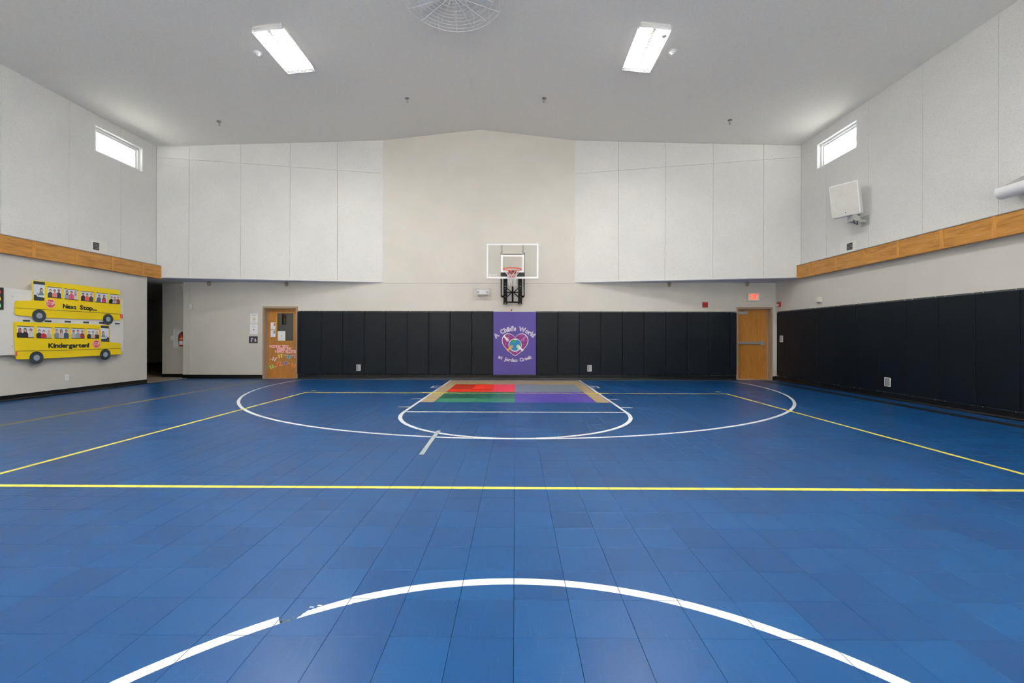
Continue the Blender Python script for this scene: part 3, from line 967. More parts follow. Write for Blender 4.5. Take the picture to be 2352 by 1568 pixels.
for k in range(3):
    a = 2 * pi * k / 3 + 0.5
    b = MB().use(M['white']); b.T = Matrix.Translation((cx, cy, 6.835)) @ Matrix.Rotation(a, 4, 'Z') @ Matrix.Rotation(0.2, 4, 'X')
    b.prism([(0.12, -0.05), (0.30, -0.075), (0.70, -0.065), (0.72, 0), (0.70, 0.065), (0.30, 0.075), (0.12, 0.05)], -0.004, 0.004, 2)
    fan.part('blade', b)
for k in range(4):
    a = pi / 4 + k * pi / 2
    fan.part('hanger', MB().use(M['dark']).tube([(cx + 0.32 * cos(a), cy + 0.32 * sin(a), zt), (cx + 0.34 * cos(a), cy + 0.34 * sin(a), ceilz(cx + 0.34 * cos(a)))], 0.005, 6))

# ---------------------------------------------------------------- detectors and sprinklers
def detector(x, y, label):
    z = ceilz(x); ang = aL if x < -1 else aR
    t = Thing('smoke_detector', label, 'smoke detector', (x, y, z), 'smoke detectors beside the ceiling lights', local=True)
    t.o.rotation_euler = (0, ang, 0)
    t.part('base', MB().use(M['white']).lathe([(0.0, 0), (0.080, 0), (0.080, 0.012), (0.070, 0.016), (0, 0.016)], (0, 0, 0), (0, 0, -1), 28))
    t.part('dome', MB().use(M['white']).lathe([(0.060, 0.016), (0.058, 0.032), (0.038, 0.036), (0.036, 0.055), (0.02, 0.064), (0, 0.066)], (0, 0, 0), (0, 0, -1), 28))
    for k in range(6):
        a = k * pi / 3
        s = MB().use(M['dark'])
        s.box(0.0355 * cos(a) - 0.006, 0.0355 * sin(a) - 0.006, -0.052, 0.0355 * cos(a) + 0.006, 0.0355 * sin(a) + 0.006, -0.042)
        t.part('slot', s)
detector(-4.957, 8.306, 'white round detector on the ceiling beside the left light')
detector(2.968, 8.251, 'white round detector on the ceiling beside the right light')

def sprinkler(x, y, z, label, group, cage=False, ang=0.0):
    t = Thing('sprinkler_head', label, 'sprinkler', (x, y, z), group, local=True)
    t.o.rotation_euler = (0, ang, 0)
    t.part('escutcheon', MB().use(M['steel']).lathe([(0, 0), (0.052, 0), (0.048, 0.008), (0.022, 0.014), (0, 0.014)], (0, 0, 0), (0, 0, -1), 24))
    s = MB().use(M['steel']); s.lathe([(0.014, 0.010), (0.014, 0.035), (0.009, 0.04), (0.009, 0.05), (0, 0.05)], (0, 0, 0), (0, 0, -1), 12)
    s.tube([(0.012, 0, -0.045), (0.020, 0, -0.065), (0.004, 0, -0.092)], 0.004, 6); s.tube([(-0.012, 0, -0.045), (-0.020, 0, -0.065), (-0.004, 0, -0.092)], 0.004, 6)
    t.part('body', s)
    t.part('deflector', MB().use(M['steel']).lathe([(0, 0.092), (0.018, 0.092), (0.020, 0.096), (0, 0.096)], (0, 0, 0), (0, 0, -1), 16))
    if cage:
        g = MB().use(M['brass'])
        for k in range(4):
            a = k * pi / 4
            g.tube([(0.045 * cos(a), 0.045 * sin(a), -0.012), (0.046 * cos(a), 0.046 * sin(a), -0.08), (0.03 * cos(a), 0.03 * sin(a), -0.115), (0, 0, -0.128), (-0.03 * cos(a), -0.03 * sin(a), -0.115), (-0.046 * cos(a), -0.046 * sin(a), -0.08), (-0.045 * cos(a), -0.045 * sin(a), -0.012)], 0.0025, 5)
        for zz, r in ((-0.05, 0.046), (-0.09, 0.043)):
            g.tube([(r * cos(2 * pi * k / 16), r * sin(2 * pi * k / 16), zz) for k in range(16)], 0.0025, 5, closed=True)
        t.part('cage', g)
GS = 'bare sprinkler heads in a row across the ceiling'
for x, y, l in ((-7.197, 10.483, 'sprinkler head on the ceiling above the left slanted wall'), (-2.602, 10.376, 'sprinkler head on the ceiling just left of the ridge'),
                (0.676, 10.349, 'sprinkler head on the ceiling just right of the ridge'), (5.102, 10.381, 'sprinkler head on the ceiling above the right slanted wall')):
    sprinkler(x, y, ceilz(x), l, GS, False, aL if x < -1 else aR)
GC = 'caged sprinkler heads under the soffits'
for x, y, l in ((-8.62, 12.16, 'caged sprinkler under the left soffit near the corridor opening'), (-6.46, 12.20, 'caged sprinkler under the left soffit above the decorated door'),
                (4.31, 12.20, 'caged sprinkler under the right soffit left of the red alarm panel'), (6.43, 12.10, 'caged sprinkler under the right soffit above the lit sign')):
    sprinkler(x, y, SOF, l, GC, True)

# ---------------------------------------------------------------- wall pads
PZ0, PZ1 = 0.140, 1.900
def pad_geo(mb, w, t=0.048, top=0.0):
    mb.box(-w / 2 + 0.0025, -t, PZ0, w / 2 - 0.0025, 0, PZ1 + top, 0.012)
def screws(mb, w):
    for z in (PZ1 + 0.013, PZ0 - 0.012):
        for s in (-0.36, 0.36):
            mb.lathe([(0.0055, 0), (0.0055, 0.004), (0, 0.006)], (s * w, -0.006, z), (0, -1, 0), 6)
def pad_run(name_label, cat, origin, rotz, edges, skip=()):
    root = Thing('wall_padding', name_label, cat, origin, local=True); smat = 'strip_glint' if edges[0] > 0 else 'strip'  # lighter strip paints the pad edge highlight into the seams
    root.o.rotation_euler = (0, 0, rotz)
    st = MB().use(M[smat]); st.box(edges[0], -0.006, PZ0 - 0.030, edges[-1], 0, PZ1 + 0.028)
    sb = root.part('nailing_strip', st)
    proto = {}
    sc = MB().use(M['white'])
    for i, (a, b) in enumerate(zip(edges, edges[1:])):
        w = b - a
        key = round(w, 3)
        if key not in proto:
            mb = MB().use(M['pad']); pad_geo(mb, w)
            o = root.part('pad', mb); proto[key] = o
        else:
            o = proto[key].copy(); COL.objects.link(o); o.parent = root.o
        o.location = ((a + b) / 2, -0.004, RND.uniform(-0.004, 0.004) if i % 5 else -0.008)
        for z in (PZ1 + 0.016, PZ0 - 0.018):
            for s in (a + 0.13 * w, a + 0.87 * w):
                sc.lathe([(0.006, 0), (0.006, 0.004), (0, 0.006)], (s, -0.006, z), (0, -1, 0), 6)
    ob = sc.build('screw_heads', None, (0, 0, 0), sb); ob['kind'] = 'stuff'
    return root
px0, px1 = -0.626, 0.5891
pw = 0.6085
eL = [px0 - pw * k for k in range(9, -1, -1)]
eL = [-6.181] + eL
pad_run('run of black vinyl wall pads from the decorated door to the purple pad', 'wall padding', (0, BW, 0), 0, eL)
pad_run('run of black vinyl wall pads from the purple pad to the plain oak door', 'wall padding', (0, BW, 0), 0, [px1 + pw * k for k in range(10) if px1 + pw * k < D2[0] - 0.12] + [D2[0] - 0.012])
ys = [12.19, 11.805] + [11.805 - 0.6072 * k for k in range(1, 31)]
# the run on the right wall: local x runs towards the camera
def pad_run_right():
    root = Thing('wall_padding', 'long run of black vinyl wall pads along the right wall', 'wall padding', (RW, 0, 0), local=True)
    root.o.rotation_euler = (0, 0, -pi / 2)      # local -y faces -x, local x runs to -y
    ed = [-y for y in ys]
    st = MB().use(M['strip_glint']); st.box(ed[0], -0.006, PZ0 - 0.030, ed[-1], 0, PZ1 + 0.028)  # lighter grey imitates the highlight along the pad edges
    sb = root.part('nailing_strip', st)
    proto = {}; sc = MB().use(M['white'])
    for i, (a, b) in enumerate(zip(ed, ed[1:])):
        w = b - a; key = round(w, 3)
        if key not in proto:
            mb = MB().use(M['pad']); pad_geo(mb, w, 0.036); o = root.part('pad', mb); proto[key] = o
        else:
            o = proto[key].copy(); COL.objects.link(o); o.parent = root.o
        o.location = ((a + b) / 2, -0.004, RND.uniform(-0.003, 0.003))
        for z in (PZ1 + 0.016, PZ0 - 0.018):
            for s in (a + 0.13 * w, a + 0.87 * w):
                sc.lathe([(0.006, 0), (0.006, 0.004), (0, 0.006)], (s, -0.006, z), (0, -1, 0), 6)
    ob = sc.build('screw_heads', None, (0, 0, 0), sb); ob['kind'] = 'stuff'
pad_run_right()

# purple pad with the printed logo
PF = BW - 0.053
pp = Thing('purple_wall_pad', 'wide purple wall pad with a white lettered heart and globe print below the hoop', 'wall pad', ((px0 + px1) / 2, BW, PZ0))
b = MB().use(M['purple']); b.box(px0 + 0.003, PF, PZ0 - 0.005, px1 - 0.003, BW - 0.006, PZ1 + 0.012, 0.012)
pp.part('pad_body', b)
sc = MB().use(M['white'])
for z in (PZ1 + 0.02, PZ0 - 0.012):
    for f in (0.07, 0.5, 0.93):
        x = px0 + (px1 - px0) * f
        sc.lathe([(0.006, 0), (0.006, 0.004), (0, 0.006)], (x, BW - 0.010, z), (0, -1, 0), 6)
sb = pp.part('screw_heads', sc); sb['kind'] = 'stuff'
def lay(k): return lambda p: (p[0], PF - 0.0008 - 0.0005 * k, p[1])
def poly_at(mb, pts, k):
    mb.face(mb.pts([lay(k)(p) for p in pts]))
def fan_poly(mb, c, pts, k):
    ci = mb.pt(lay(k)(c)); ii = mb.pts([lay(k)(p) for p in pts])
    for a in range(len(ii)): mb.face([ci, ii[a], ii[(a + 1) % len(ii)]])
C0 = (-0.0061, 0.9715)
U = 1 / 81.4 / 9.2235       # metres per crop pixel at the pad
def L(x, y): return (C0[0] + (x - 766) * U, C0[1] - (y - 850) * U)
def heart(sc=1.0):
    pts = []
    ctrl = [(766, 690), (735, 655), (690, 622), (630, 606), (575, 612), (530, 640), (500, 682), (487, 730), (490, 790), (512, 850), (560, 915), (620, 975), (690, 1035), (766, 1092)]
    left = [(766 + (x - 766) * sc, 850 + (y - 850) * sc) for x, y in ctrl]
    right = [(1532 - x, y) for x, y in left[::-1][1:-1]]
    def cr(P, n=5):
        out = []
        for i in range(len(P) - 1):
            p0 = P[max(i - 1, 0)]; p1 = P[i]; p2 = P[i + 1]; p3 = P[min(i + 2, len(P) - 1)]
            for k in range(n):
                t = k / n
                out.append(tuple(0.5 * (2 * p1[j] + (p2[j] - p0[j]) * t + (2 * p0[j] - 5 * p1[j] + 4 * p2[j] - p3[j]) * t * t + (3 * p1[j] - p0[j] - 3 * p2[j] + p3[j]) * t ** 3) for j in (0, 1)))
        return out
    l = cr(left); r = [(1532 - x, y) for x, y in l[::-1]]
    return [L(*p) for p in l + r]
h = MB().use(M['handw']); fan_poly(h, L(766, 850), heart(1.0), 1)
h.use(M['heartp']); fan_poly(h, L(766, 850), heart(0.95), 2)
h.use(M['sedge'])
for x, y, r in ((632, 656, 12), (676, 678, 8), (570, 826, 12), (596, 852, 7), (694, 996, 8), (800, 1008, 13), (762, 1044, 8), (906, 655, 9), (872, 672, 6), (1002, 752, 8), (952, 834, 10)):
    fan_poly(h, L(x, y), [L(x + r * cos(a * pi / 4) * (1 if a % 2 == 0 else 0.45), y + r * sin(a * pi / 4) * (1 if a % 2 == 0 else 0.45)) for a in range(8)], 3)
pp.part('heart_print', h)
g = MB().use(M['handw']); fan_poly(g, L(766, 850), [L(766 + 140 * cos(a * pi / 16), 850 + 140 * sin(a * pi / 16)) for a in range(32)], 3)
g.use(M['glob']); fan_poly(g, L(768, 846), [L(768 + 126 * cos(a * pi / 16), 846 + 126 * sin(a * pi / 16)) for a in range(32)], 4)
g.use(M['land'])
for pts in (((690, 740), (720, 726), (760, 736), (790, 760), (775, 790), (740, 812), (722, 800), (700, 775)), ((800, 850), (840, 846), (885, 800), (890, 850), (850, 900), (830, 945), (800, 930), (790, 880)), ((655, 850), (680, 850), (672, 880), (656, 880))):
    poly_at(g, [L(*p) for p in pts], 5)
g.use(M['handw']); poly_at(g, [L(*p) for p in ((712, 730), (752, 712), (800, 722), (822, 742), (780, 738), (750, 734))], 6)
pp.part('globe_print', g)
def hand(mb, wx, wy, ang, size, k):
    """flat printed hand reaching from the rim of the heart: forearm, palm, four fingers, thumb"""
    ca, sa = cos(ang), sin(ang)
    def P(u, v): return L(wx + (u * ca - v * sa) * size, wy + (u * sa + v * ca) * size)
    body = [(-0.1, -0.26), (0.45, -0.17), (0.75, -0.24), (1.02, -0.22), (1.05, 0), (1.02, 0.22), (0.75, 0.24), (0.45, 0.17), (-0.1, 0.26)]
    poly_at(mb, [P(*p) for p in body], k)
    for fi, (u0, v0, a, ln, w) in enumerate(((1.0, -0.18, -0.30, 0.42, 0.052), (1.03, -0.06, -0.10, 0.52, 0.055), (1.03, 0.06, 0.10, 0.48, 0.052), (1.0, 0.18, 0.32, 0.38, 0.046), (0.72, -0.20, -0.95, 0.42, 0.058))):
        c, s_ = cos(a), sin(a)
        q = [(0, -w), (ln, -w), (ln + w, 0), (ln, w), (0, w)]
        poly_at(mb, [P(u0 + x * c - y * s_, v0 + x * s_ + y * c) for x, y in q], k + 0.3 * (fi + 1))
for nm, col, wx, wy, ang, sz in (('hand_print', 'handw', 533, 662, 0.86, 95), ('hand_print', 'handl', 992, 665, pi - 0.86, 88), ('hand_print', 'handt', 606, 962, -0.72, 100), ('hand_print', 'handw', 926, 962, pi + 0.74, 105)):
    mb = MB().use(M[col]); hand(mb, wx, wy, ang, sz, 6); pp.part(nm, mb)
def arc_text(mbw, mbp, s, cx, cy, R, a0, a1, hgt, top=True):
    """outlined letters along an arc given in crop pixels"""
    wd = []
    for ch in s:
        if ch == ' ': wd.append(0.45); continue
        V, F = text2d(ch, 1.0, 0.0); wd.append(max(v[0] for v in V) - min(v[0] for v in V) + 0.10)
    tot = sum(wd); pos = 0
    for ch, w in zip(s, wd):
        mid = (pos + w / 2) / tot; pos += w
        if ch == ' ': continue
        a = a0 + (a1 - a0) * mid
        dirx = (cos(a + pi / 2), sin(a + pi / 2)) if top else (cos(a - pi / 2), sin(a - pi / 2))
        if a1 < a0 and top: dirx = (-dirx[0], -dirx[1])
        if a1 > a0 and not top: dirx = (-dirx[0], -dirx[1])
        ctr = (cx + R * cos(a), cy - R * sin(a))
        ex = (dirx[0], -dirx[1]); ey = (cos(a), -sin(a)) if top else (-cos(a), sin(a))
        par = None
        for mt, off, lay_k in (('handw', 0.045, 1), ('padp', -0.014, 2)):
            mb = MB().use(M[mt])
            V, F = text2d(ch, 1.0, off)
            x0 = (min(v[0] for v in V) + max(v[0] for v in V)) / 2
            ids = []
            for x, y in V:
                u = (x - x0) * hgt * 1.35; v = (y - 0.35) * hgt * 1.35
                p = L(ctr[0] + ex[0] * u + ey[0] * v, ctr[1] + ex[1] * u + ey[1] * v)
                ids.append(mb.pt(lay(lay_k)(p)))
            for f in F: mb.face([ids[i] for i in f])
            par = pp.part('letter' if par is None else 'letter_fill', mb, parent=par)
tw = tp = None
# circle through (365,640), (766,500), (1160,640) and (430,1100), (766,1175), (1110,1100)
arc_text(tw, tp, "A Child's World", 766, 1105, 606, radians(136), radians(47.5), 96)
arc_text(tw, tp, "at Jordan Creek", 766, 390, 780, radians(-116.5), radians(-63.5), 72, top=False)

# ---------------------------------------------------------------- doors
def door_frame(name, D, label):
    t = Thing(name, label, 'door', ((D[0] + D[1]) / 2, BW, 0), kind='structure')
    w = 0.052
    f = MB().use(M['frame'])
    x0, x1, zt = D
    for a, b in ((x0, x0 + w), (x1 - w, x1)):
        f.box(a, BW - 0.012, 0, b, BW + 0.205, zt)
    f.box(x0 + w, BW - 0.012, zt - w, x1 - w, BW + 0.205, zt)
    # stops
    f.box(x0 + w, BW + 0.13, 0, x0 + w + 0.014, BW + 0.165, zt - w); f.box(x1 - w - 0.014, BW + 0.13, 0, x1 - w, BW + 0.165, zt - w); f.box(x0 + w, BW + 0.13, zt - w - 0.014, x1 - w, BW + 0.165, zt - w)
    t.part('frame', f)
    t.part('threshold', MB().use(M['frame']).box(x0 + 0.01, BW - 0.02, 0.0, x1 - 0.01, BW + 0.2, 0.008))
    return t
DY = BW + 0.165        # front of the door leaves
d1 = door_frame('door_1', D1, 'oak door with a window and paper decorations, taupe frame')
x0, x1 = D1[0] + 0.054, D1[1] - 0.054
g0 = (-6.8902, 1.0542); g1 = (-6.3697, 1.8956)
i0 = (-6.8613, 1.0782); i1 = (-6.3937, 1.8668)
leaf = MB().use(M['oak_z'])
lt = D1[2] - 0.056
leaf.box(x0, DY, 0.012, g0[0] + 0.01, DY + 0.045, lt); leaf.box(g1[0] - 0.01, DY, 0.012, x1, DY + 0.045, lt)
leaf.box(g0[0] + 0.01, DY, 0.012, g1[0] - 0.01, DY + 0.045, g0[1] + 0.01); leaf.box(g0[0] + 0.01, DY, g1[1] - 0.01, g1[0] - 0.01, DY + 0.045, lt)
lf = d1.part('leaf', leaf)
fr = MB().use(M['oak_x'])
for q in ((g0[0], g0[1], i0[0], g1[1]), (i1[0], g0[1], g1[0], g1[1]), (i0[0], g0[1], i1[0], i0[1]), (i0[0], i1[1], i1[0], g1[1])):
    fr.box(q[0], DY - 0.010, q[1], q[2], DY + 0.03, q[3], 0.003)
d1.part('window_frame', fr, parent=lf)
d1.part('pane', MB().use(M['dglass']).box(i0[0] - 0.004, DY + 0.012, i0[1] - 0.004, i1[0] + 0.004, DY + 0.018, i1[1] + 0.004), parent=lf)
h = MB().use(M['chrome']); hz = 0.9934
h.tube([(x1 - 0.055, DY, hz), (x1 - 0.055, DY - 0.05, hz), (x1 - 0.16, DY - 0.055, hz)], 0.010, 8); h.lathe([(0.03, 0), (0.03, 0.01), (0, 0.01)], (x1 - 0.055, DY, hz), (0, -1, 0), 20)
d1.part('handle', h, label='chrome lever handle', parent=lf)
# dim room behind the door pane
m = MB().use(M['wall']); m.box(-9.2, 15.5, 0, -5.0, 15.6, 2.8); m.box(-9.3, 12.76, 0, -9.2, 15.6, 2.8); m.box(-5.1, 12.6, 0, -5.0, 15.6, 2.8); m.box(-9.3, 12.6, 2.8, -5.0, 15.6, 2.9); m.box(-9.3, 12.6, -0.1, -5.0, 15.6, 0.0); m.box(-10.15, 12.76, 0, -9.3, 12.80, 2.75)
single('wall_room', m, None, (0, 0, 0), 'walls of the unlit room behind the decorated door', 'wall', kind='structure')

d2 = door_frame('door_2', D2, 'plain oak exit door with a push bar, taupe frame')
x0, x1 = D2[0] + 0.054, D2[1] - 0.054
lf2 = d2.part('leaf', MB().use(M['oak_z']).box(x0, DY, 0.012, x1, DY + 0.045, lt))
p0 = (6.3128, 1.0086); p1 = (7.0108, 1.0805); q0 = (6.9962, 0.9739); q1 = (7.0914, 1.0977)
b = MB().use(M['alu']); b.box(x0 + 0.004, DY - 0.045, p0[1], q0[0], DY - 0.008, p1[1], 0.006); b.box(x0 + 0.004, DY - 0.03, p0[1] + 0.004, q0[0], DY, p1[1] - 0.004)
d2.part('push_bar', b, label='aluminium push bar', parent=lf2)
d2.part('latch_box', MB().use(M['alu']).box(q0[0], DY - 0.065, q0[1], q1[0], DY, q1[1], 0.008), parent=lf2)
c0 = (6.3152, 1.8611); c1 = (6.6164, 1.9469)
b = MB().use(M['alu']); b.box(c0[0] + 0.01, DY - 0.06, c0[1], c1[0], DY, c1[1], 0.005); b.tube([(c0[0] + 0.18, DY - 0.05, c1[1]), (c0[0] + 0.17, DY - 0.09, c1[1] + 0.03), (c0[0] + 0.34, DY - 0.03, lt - 0.01)], 0.007, 6)
d2.part('door_closer', b, label='aluminium door closer', parent=lf2)
m = MB().use(M['wall']); m.box(5.8, 13.6, 0, 7.6, 13.7, 2.5); single('wall_room', m, None, (0, 0, 0), 'wall closing the space behind the plain oak door', 'wall', kind='structure')

# ---------------------------------------------------------------- basketball hoop
BY = 11.35
b0 = (-0.7616, 2.7259); b1 = (0.6033, 3.6434)
hp = Thing('basketball_hoop', 'wall mounted basketball hoop with clear backboard, orange rim and white net', 'basketball hoop', ((b0[0] + b1[0]) / 2, BW, b0[1]))
def ringbox(mb, x0, z0, x1, z1, w, ya, yb, wb=None):
    wb = wb or w
    mb.box(x0, ya, z0, x1, yb, z0 + wb); mb.box(x0, ya, z1 - wb, x1, yb, z1); mb.box(x0, ya, z0 + wb, x0 + w, yb, z1 - wb); mb.box(x1 - w, ya, z0 + wb, x1, yb, z1 - wb)
board = hp.part('backboard', MB().use(M['glassb']).box(b0[0] + 0.004, BY + 0.001, b0[1] + 0.004, b1[0] - 0.004, BY + 0.011, b1[1] - 0.004))
f = MB().use(M['white']); ringbox(f, b0[0], b0[1], b1[0], b1[1], 0.047, BY - 0.004, BY + 0.016)
hp.part('border', f, parent=board)
f = MB().use(M['alu']); ringbox(f, b0[0] - 0.006, b0[1] - 0.006, b1[0] + 0.006, b1[1] + 0.006, 0.010, BY - 0.006, BY + 0.03)
hp.part('edge_frame', f, parent=board)
s0 = (-0.3828, 2.8848); s1 = (0.2266, 3.347)
f = MB().use(M['white']); ringbox(f, s0[0], s0[1], s1[0], s1[1], 0.051, BY - 0.003, BY + 0.0005)
hp.part('target_square', f, parent=board)
lg = MB().use(M['white'])
lc = (-0.6653, 2.8183)
lg.prism(circle(lc[0], lc[1], 0.026, n=20), BY - 0.0012, BY - 0.0004, 1)
ob = hp.part('maker_mark', lg, parent=board)
lg = MB().use(M['white'])
for k in range(2):
    a = (-0.6212, 2.8294); 
    lg.box(a[0], BY - 0.0012, a[1] - 0.012 + (0 if k == 0 else -0.024), a[0] + 0.155 - 0.02 * k, BY - 0.0004, a[1] + 0.006 + (0 if k == 0 else -0.032))
hp.part('maker_lettering', lg, parent=board)
rc = (-0.0822, 2.913)
RX, RZ = rc
RYC = 10.97; RR = 0.232
rim = hp.part('rim', MB().use(M['orange']).tube([(RX + RR * cos(2 * pi * k / 40), RYC + RR * sin(2 * pi * k / 40), RZ) for k in range(40)], 0.009, 8, closed=True))
r2 = MB().use(M['orange'])
r2.tube([(RX + (RR - 0.004) * cos(2 * pi * k / 40), RYC + (RR - 0.004) * sin(2 * pi * k / 40), RZ - 0.020) for k in range(40)], 0.0035, 6, closed=True)
for k in range(12):
    a = 2 * pi * k / 12 + 0.1
    r2.tube([(RX + (RR) * cos(a), RYC + RR * sin(a), RZ - 0.008), (RX + (RR + 0.01) * cos(a), RYC + (RR + 0.01) * sin(a), RZ - 0.024), (RX + (RR - 0.012) * cos(a), RYC + (RR - 0.012) * sin(a), RZ - 0.028)], 0.003, 5)
hp.part('net_hooks', r2, parent=rim)
br = MB().use(M['redm'])
br.prism([(RX - 0.115, RZ + 0.005), (RX + 0.115, RZ + 0.005), (RX + 0.115, RZ - 0.07), (RX + 0.075, RZ - 0.165), (RX - 0.075, RZ - 0.165), (RX - 0.115, RZ - 0.07)], BY - 0.020, BY - 0.006, 1)
for s in (-1, 1):
    br.prism([(RYC + RR - 0.05, RZ - 0.008), (BY - 0.02, RZ - 0.008), (BY - 0.02, RZ - 0.12), (RYC + RR - 0.02, RZ - 0.03)], RX + s * 0.06 - 0.004, RX + s * 0.06 + 0.004, 0)
br.prism([(RX - 0.115, BY - 0.015), (RX + 0.115, BY - 0.015), (RX + 0.075, RYC + RR - 0.03), (RX - 0.075, RYC + RR - 0.03)], RZ - 0.010, RZ - 0.002, 2)
hp.part('rim_bracket', br, label='red steel rim bracket', parent=rim)
nt = MB().use(M['net'])
NS = 12
levels = [(0.225, -0.012), (0.175, -0.085), (0.125, -0.15), (0.105, -0.215), (0.10, -0.29), (0.108, -0.36), (0.112, -0.42)]
for k in range(NS):
    for d in (-1, 1):
        path = []
        for q, (r, z) in enumerate(levels):
            a = 2 * pi * (k + 0.5 * d * q) / NS + 0.1 + 0.04 * sin(q * 2.1 + k)
            path.append((RX + r * cos(a), RYC + r * sin(a), RZ + z))
        nt.tube(path, 0.0032, 5)
nt.tube([(RX + 0.112 * cos(2 * pi * k / 24), RYC + 0.112 * sin(2 * pi * k / 24), RZ - 0.42 + 0.008 * sin(k * 1.9)) for k in range(24)], 0.004, 5, closed=True)
nt.tube([(RX + 0.126 * cos(2 * pi * k / 24), RYC + 0.126 * sin(2 * pi * k / 24), RZ - 0.15 + 0.004 * sin(k * 1.3)) for k in range(24)], 0.005, 5, closed=True)
hp.part('net', nt, label='white cord net')
# wall mount: uprights against the wall, arms out to the board
u = [(-0.3355, 2.1183), (-0.2322, 2.8346), (0.0783, 2.1189), (0.1843, 2.8351)]
zb_, zt_ = u[0][1], 2.90
def upright(x0, x1):
    mb = MB().use(M['black']); mb.box(x0, 12.19, zb_, x1, 12.20, zt_, 0); mb.box(x0, 12.20, zb_, x0 + 0.008, BW, zt_); mb.box(x1 - 0.008, 12.20, zb_, x1, BW, zt_); return mb
up1 = hp.part('upright', upright(u[0][0], u[1][0])); up2 = hp.part('upright', upright(u[2][0], u[3][0]))
for o_, xa in ((up1, (u[0][0] + u[1][0]) / 2), (up2, (u[2][0] + u[3][0]) / 2)):
    for vz, r in ((2.6208, 0.013), (2.1415, 0.015), (2.545, 0.008), (2.6953, 0.008), (2.3248, 0.010)):
        hp.part('bolt', MB().use(M['white']).lathe([(r, 0), (r, 0.008), (r * 0.6, 0.012), (0, 0.013)], (xa, 12.19, vz), (0, -1, 0), 12), parent=o_)
cxm = (u[1][0] + u[2][0]) / 2
zc = 2.4535; zlow = 2.1724; zhigh = 2.6369
hp.part('cross_bar', MB().use(M['black']).box(u[1][0], 12.20, zlow - 0.018, u[2][0], 12.24, zlow + 0.022))
for s in (-1, 1):
    xe = u[1][0] if s < 0 else u[2][0]
    for zz in (2.5574, zc, 2.3313):
        hp.part('brace', MB().use(M['black']).tube([(cxm + s * 0.02, 12.21, zc), (xe, 12.21, zz)], 0.013, 6))
hp.part('crank_post', MB().use(M['black']).tube([(cxm, 12.16, zlow), (cxm, 12.12, zhigh)], 0.027, 10))
hp.part('crank_screw', MB().use(M['steel']).tube([(cxm, 12.12, zhigh), (cxm, 11.48, 2.86)], 0.014, 8))
zf = 2.85
for s, xa in ((-1, u[0][0] - 0.05), (1, u[3][0] + 0.05)):
    hp.part('arm', MB().use(M['black']).tube([(xa + s * 0.012, 12.16, 2.36), (xa - s * 0.01, 11.46, 2.80)], 0.015, 6))
    hp.part('arm', MB().use(M['black']).tube([(xa + s * 0.012, 12.20, 2.80), (xa - s * 0.01, 11.46, 3.42)], 0.015, 6))
    hp.part('side_bar', MB().use(M['black']).box(xa + s * 0.012 - 0.012, 12.14, 2.32, xa + s * 0.012 + 0.012, 12.165, 2.86))
    hp.part('pivot', MB().use(M['black']).box(min(xa, xa - s * 0.06) , 12.14, 2.30, max(xa, xa - s * 0.06), 12.19, 2.36))
t0_ = (-0.3768, 3.3644); t1_ = (0.2166, 3.6117)
for xa in (t0_[0] + 0.018, t1_[0] - 0.018):
    hp.part('board_bar', MB().use(M['steel']).box(xa - 0.018, BY + 0.05, b0[1] + 0.02, xa + 0.018, BY + 0.09, t1_[1], 0.003), label='grey steel bar behind the board')
    hp.part('board_bolt', MB().use(M['steel']).lathe([(0.014, 0), (0.014, 0.02), (0, 0.02)], (xa + (0.02 if xa < RX else -0.02), BY + 0.05, 3.4432), (0, -1, 0), 8))
hp.part('board_plate', MB().use(M['dark']).box(t0_[0], BY + 0.04, b0[1] + 0.045, t1_[0], BY + 0.05, 2.8912), label='dark steel plate behind the board')
hp.part('board_plate', MB().use(M['dark']).box(t0_[0], BY + 0.055, 3.3596, t1_[0], BY + 0.065, 3.3756))
k0 = (-0.0785, 2.1294)
hp.part('crank_rod', MB().use(M['steel']).tube([(cxm, 12.13, zlow - 0.01), (k0[0] + 0.02, 12.1, 2.0432), (k0[0] + 0.016, 12.1, 1.9583), (k0[0] - 0.01, 12.1, 1.9401)], 0.005, 6))
hp.part('crank_handle', MB().use(M['redm']).tube([(k0[0] - 0.03, 12.1, 1.9765), (k0[0] - 0.035, 12.1, 1.9158)], 0.011, 8).tube([(k0[0] - 0.03, 12.1, 1.9462), (k0[0], 12.1, 1.9462)], 0.007, 6), label='red crank handle')

# ---------------------------------------------------------------- emergency light in a wire guard
e0 = (-1.278, 2.2754); e1 = (-0.5878, 2.6299)
el = Thing('emergency_light', 'twin lamp emergency light behind a wire guard left of the hoop mount', 'emergency light', ((e0[0] + e1[0]) / 2, BW, e0[1]))
mb = MB().use(M['wall'])
for a in ((e0[1], e0[1] + 0.012), (2.5364, 2.5364 + 0.012)):
    mb.box(e0[0], BW - 0.03, a[0], e1[0], BW - 0.024, a[1]); mb.box(e0[0], BW - 0.012, a[1] - 0.004, e1[0], BW - 0.0, a[1] + 0.045)
el.part('rail', mb)
h0 = (-1.0863, 2.3893); h1 = (-0.745, 2.5233)
mb = MB().use(M['white']); mb.box(h0[0], BW - 0.10, h0[1], h1[0], BW, h1[1], 0.012); mb.use(M['shade']).box(h0[0] + 0.03, BW - 0.09, h0[1] - 0.014, h1[0] - 0.03, BW - 0.01, h0[1])
hs = el.part('housing', mb)
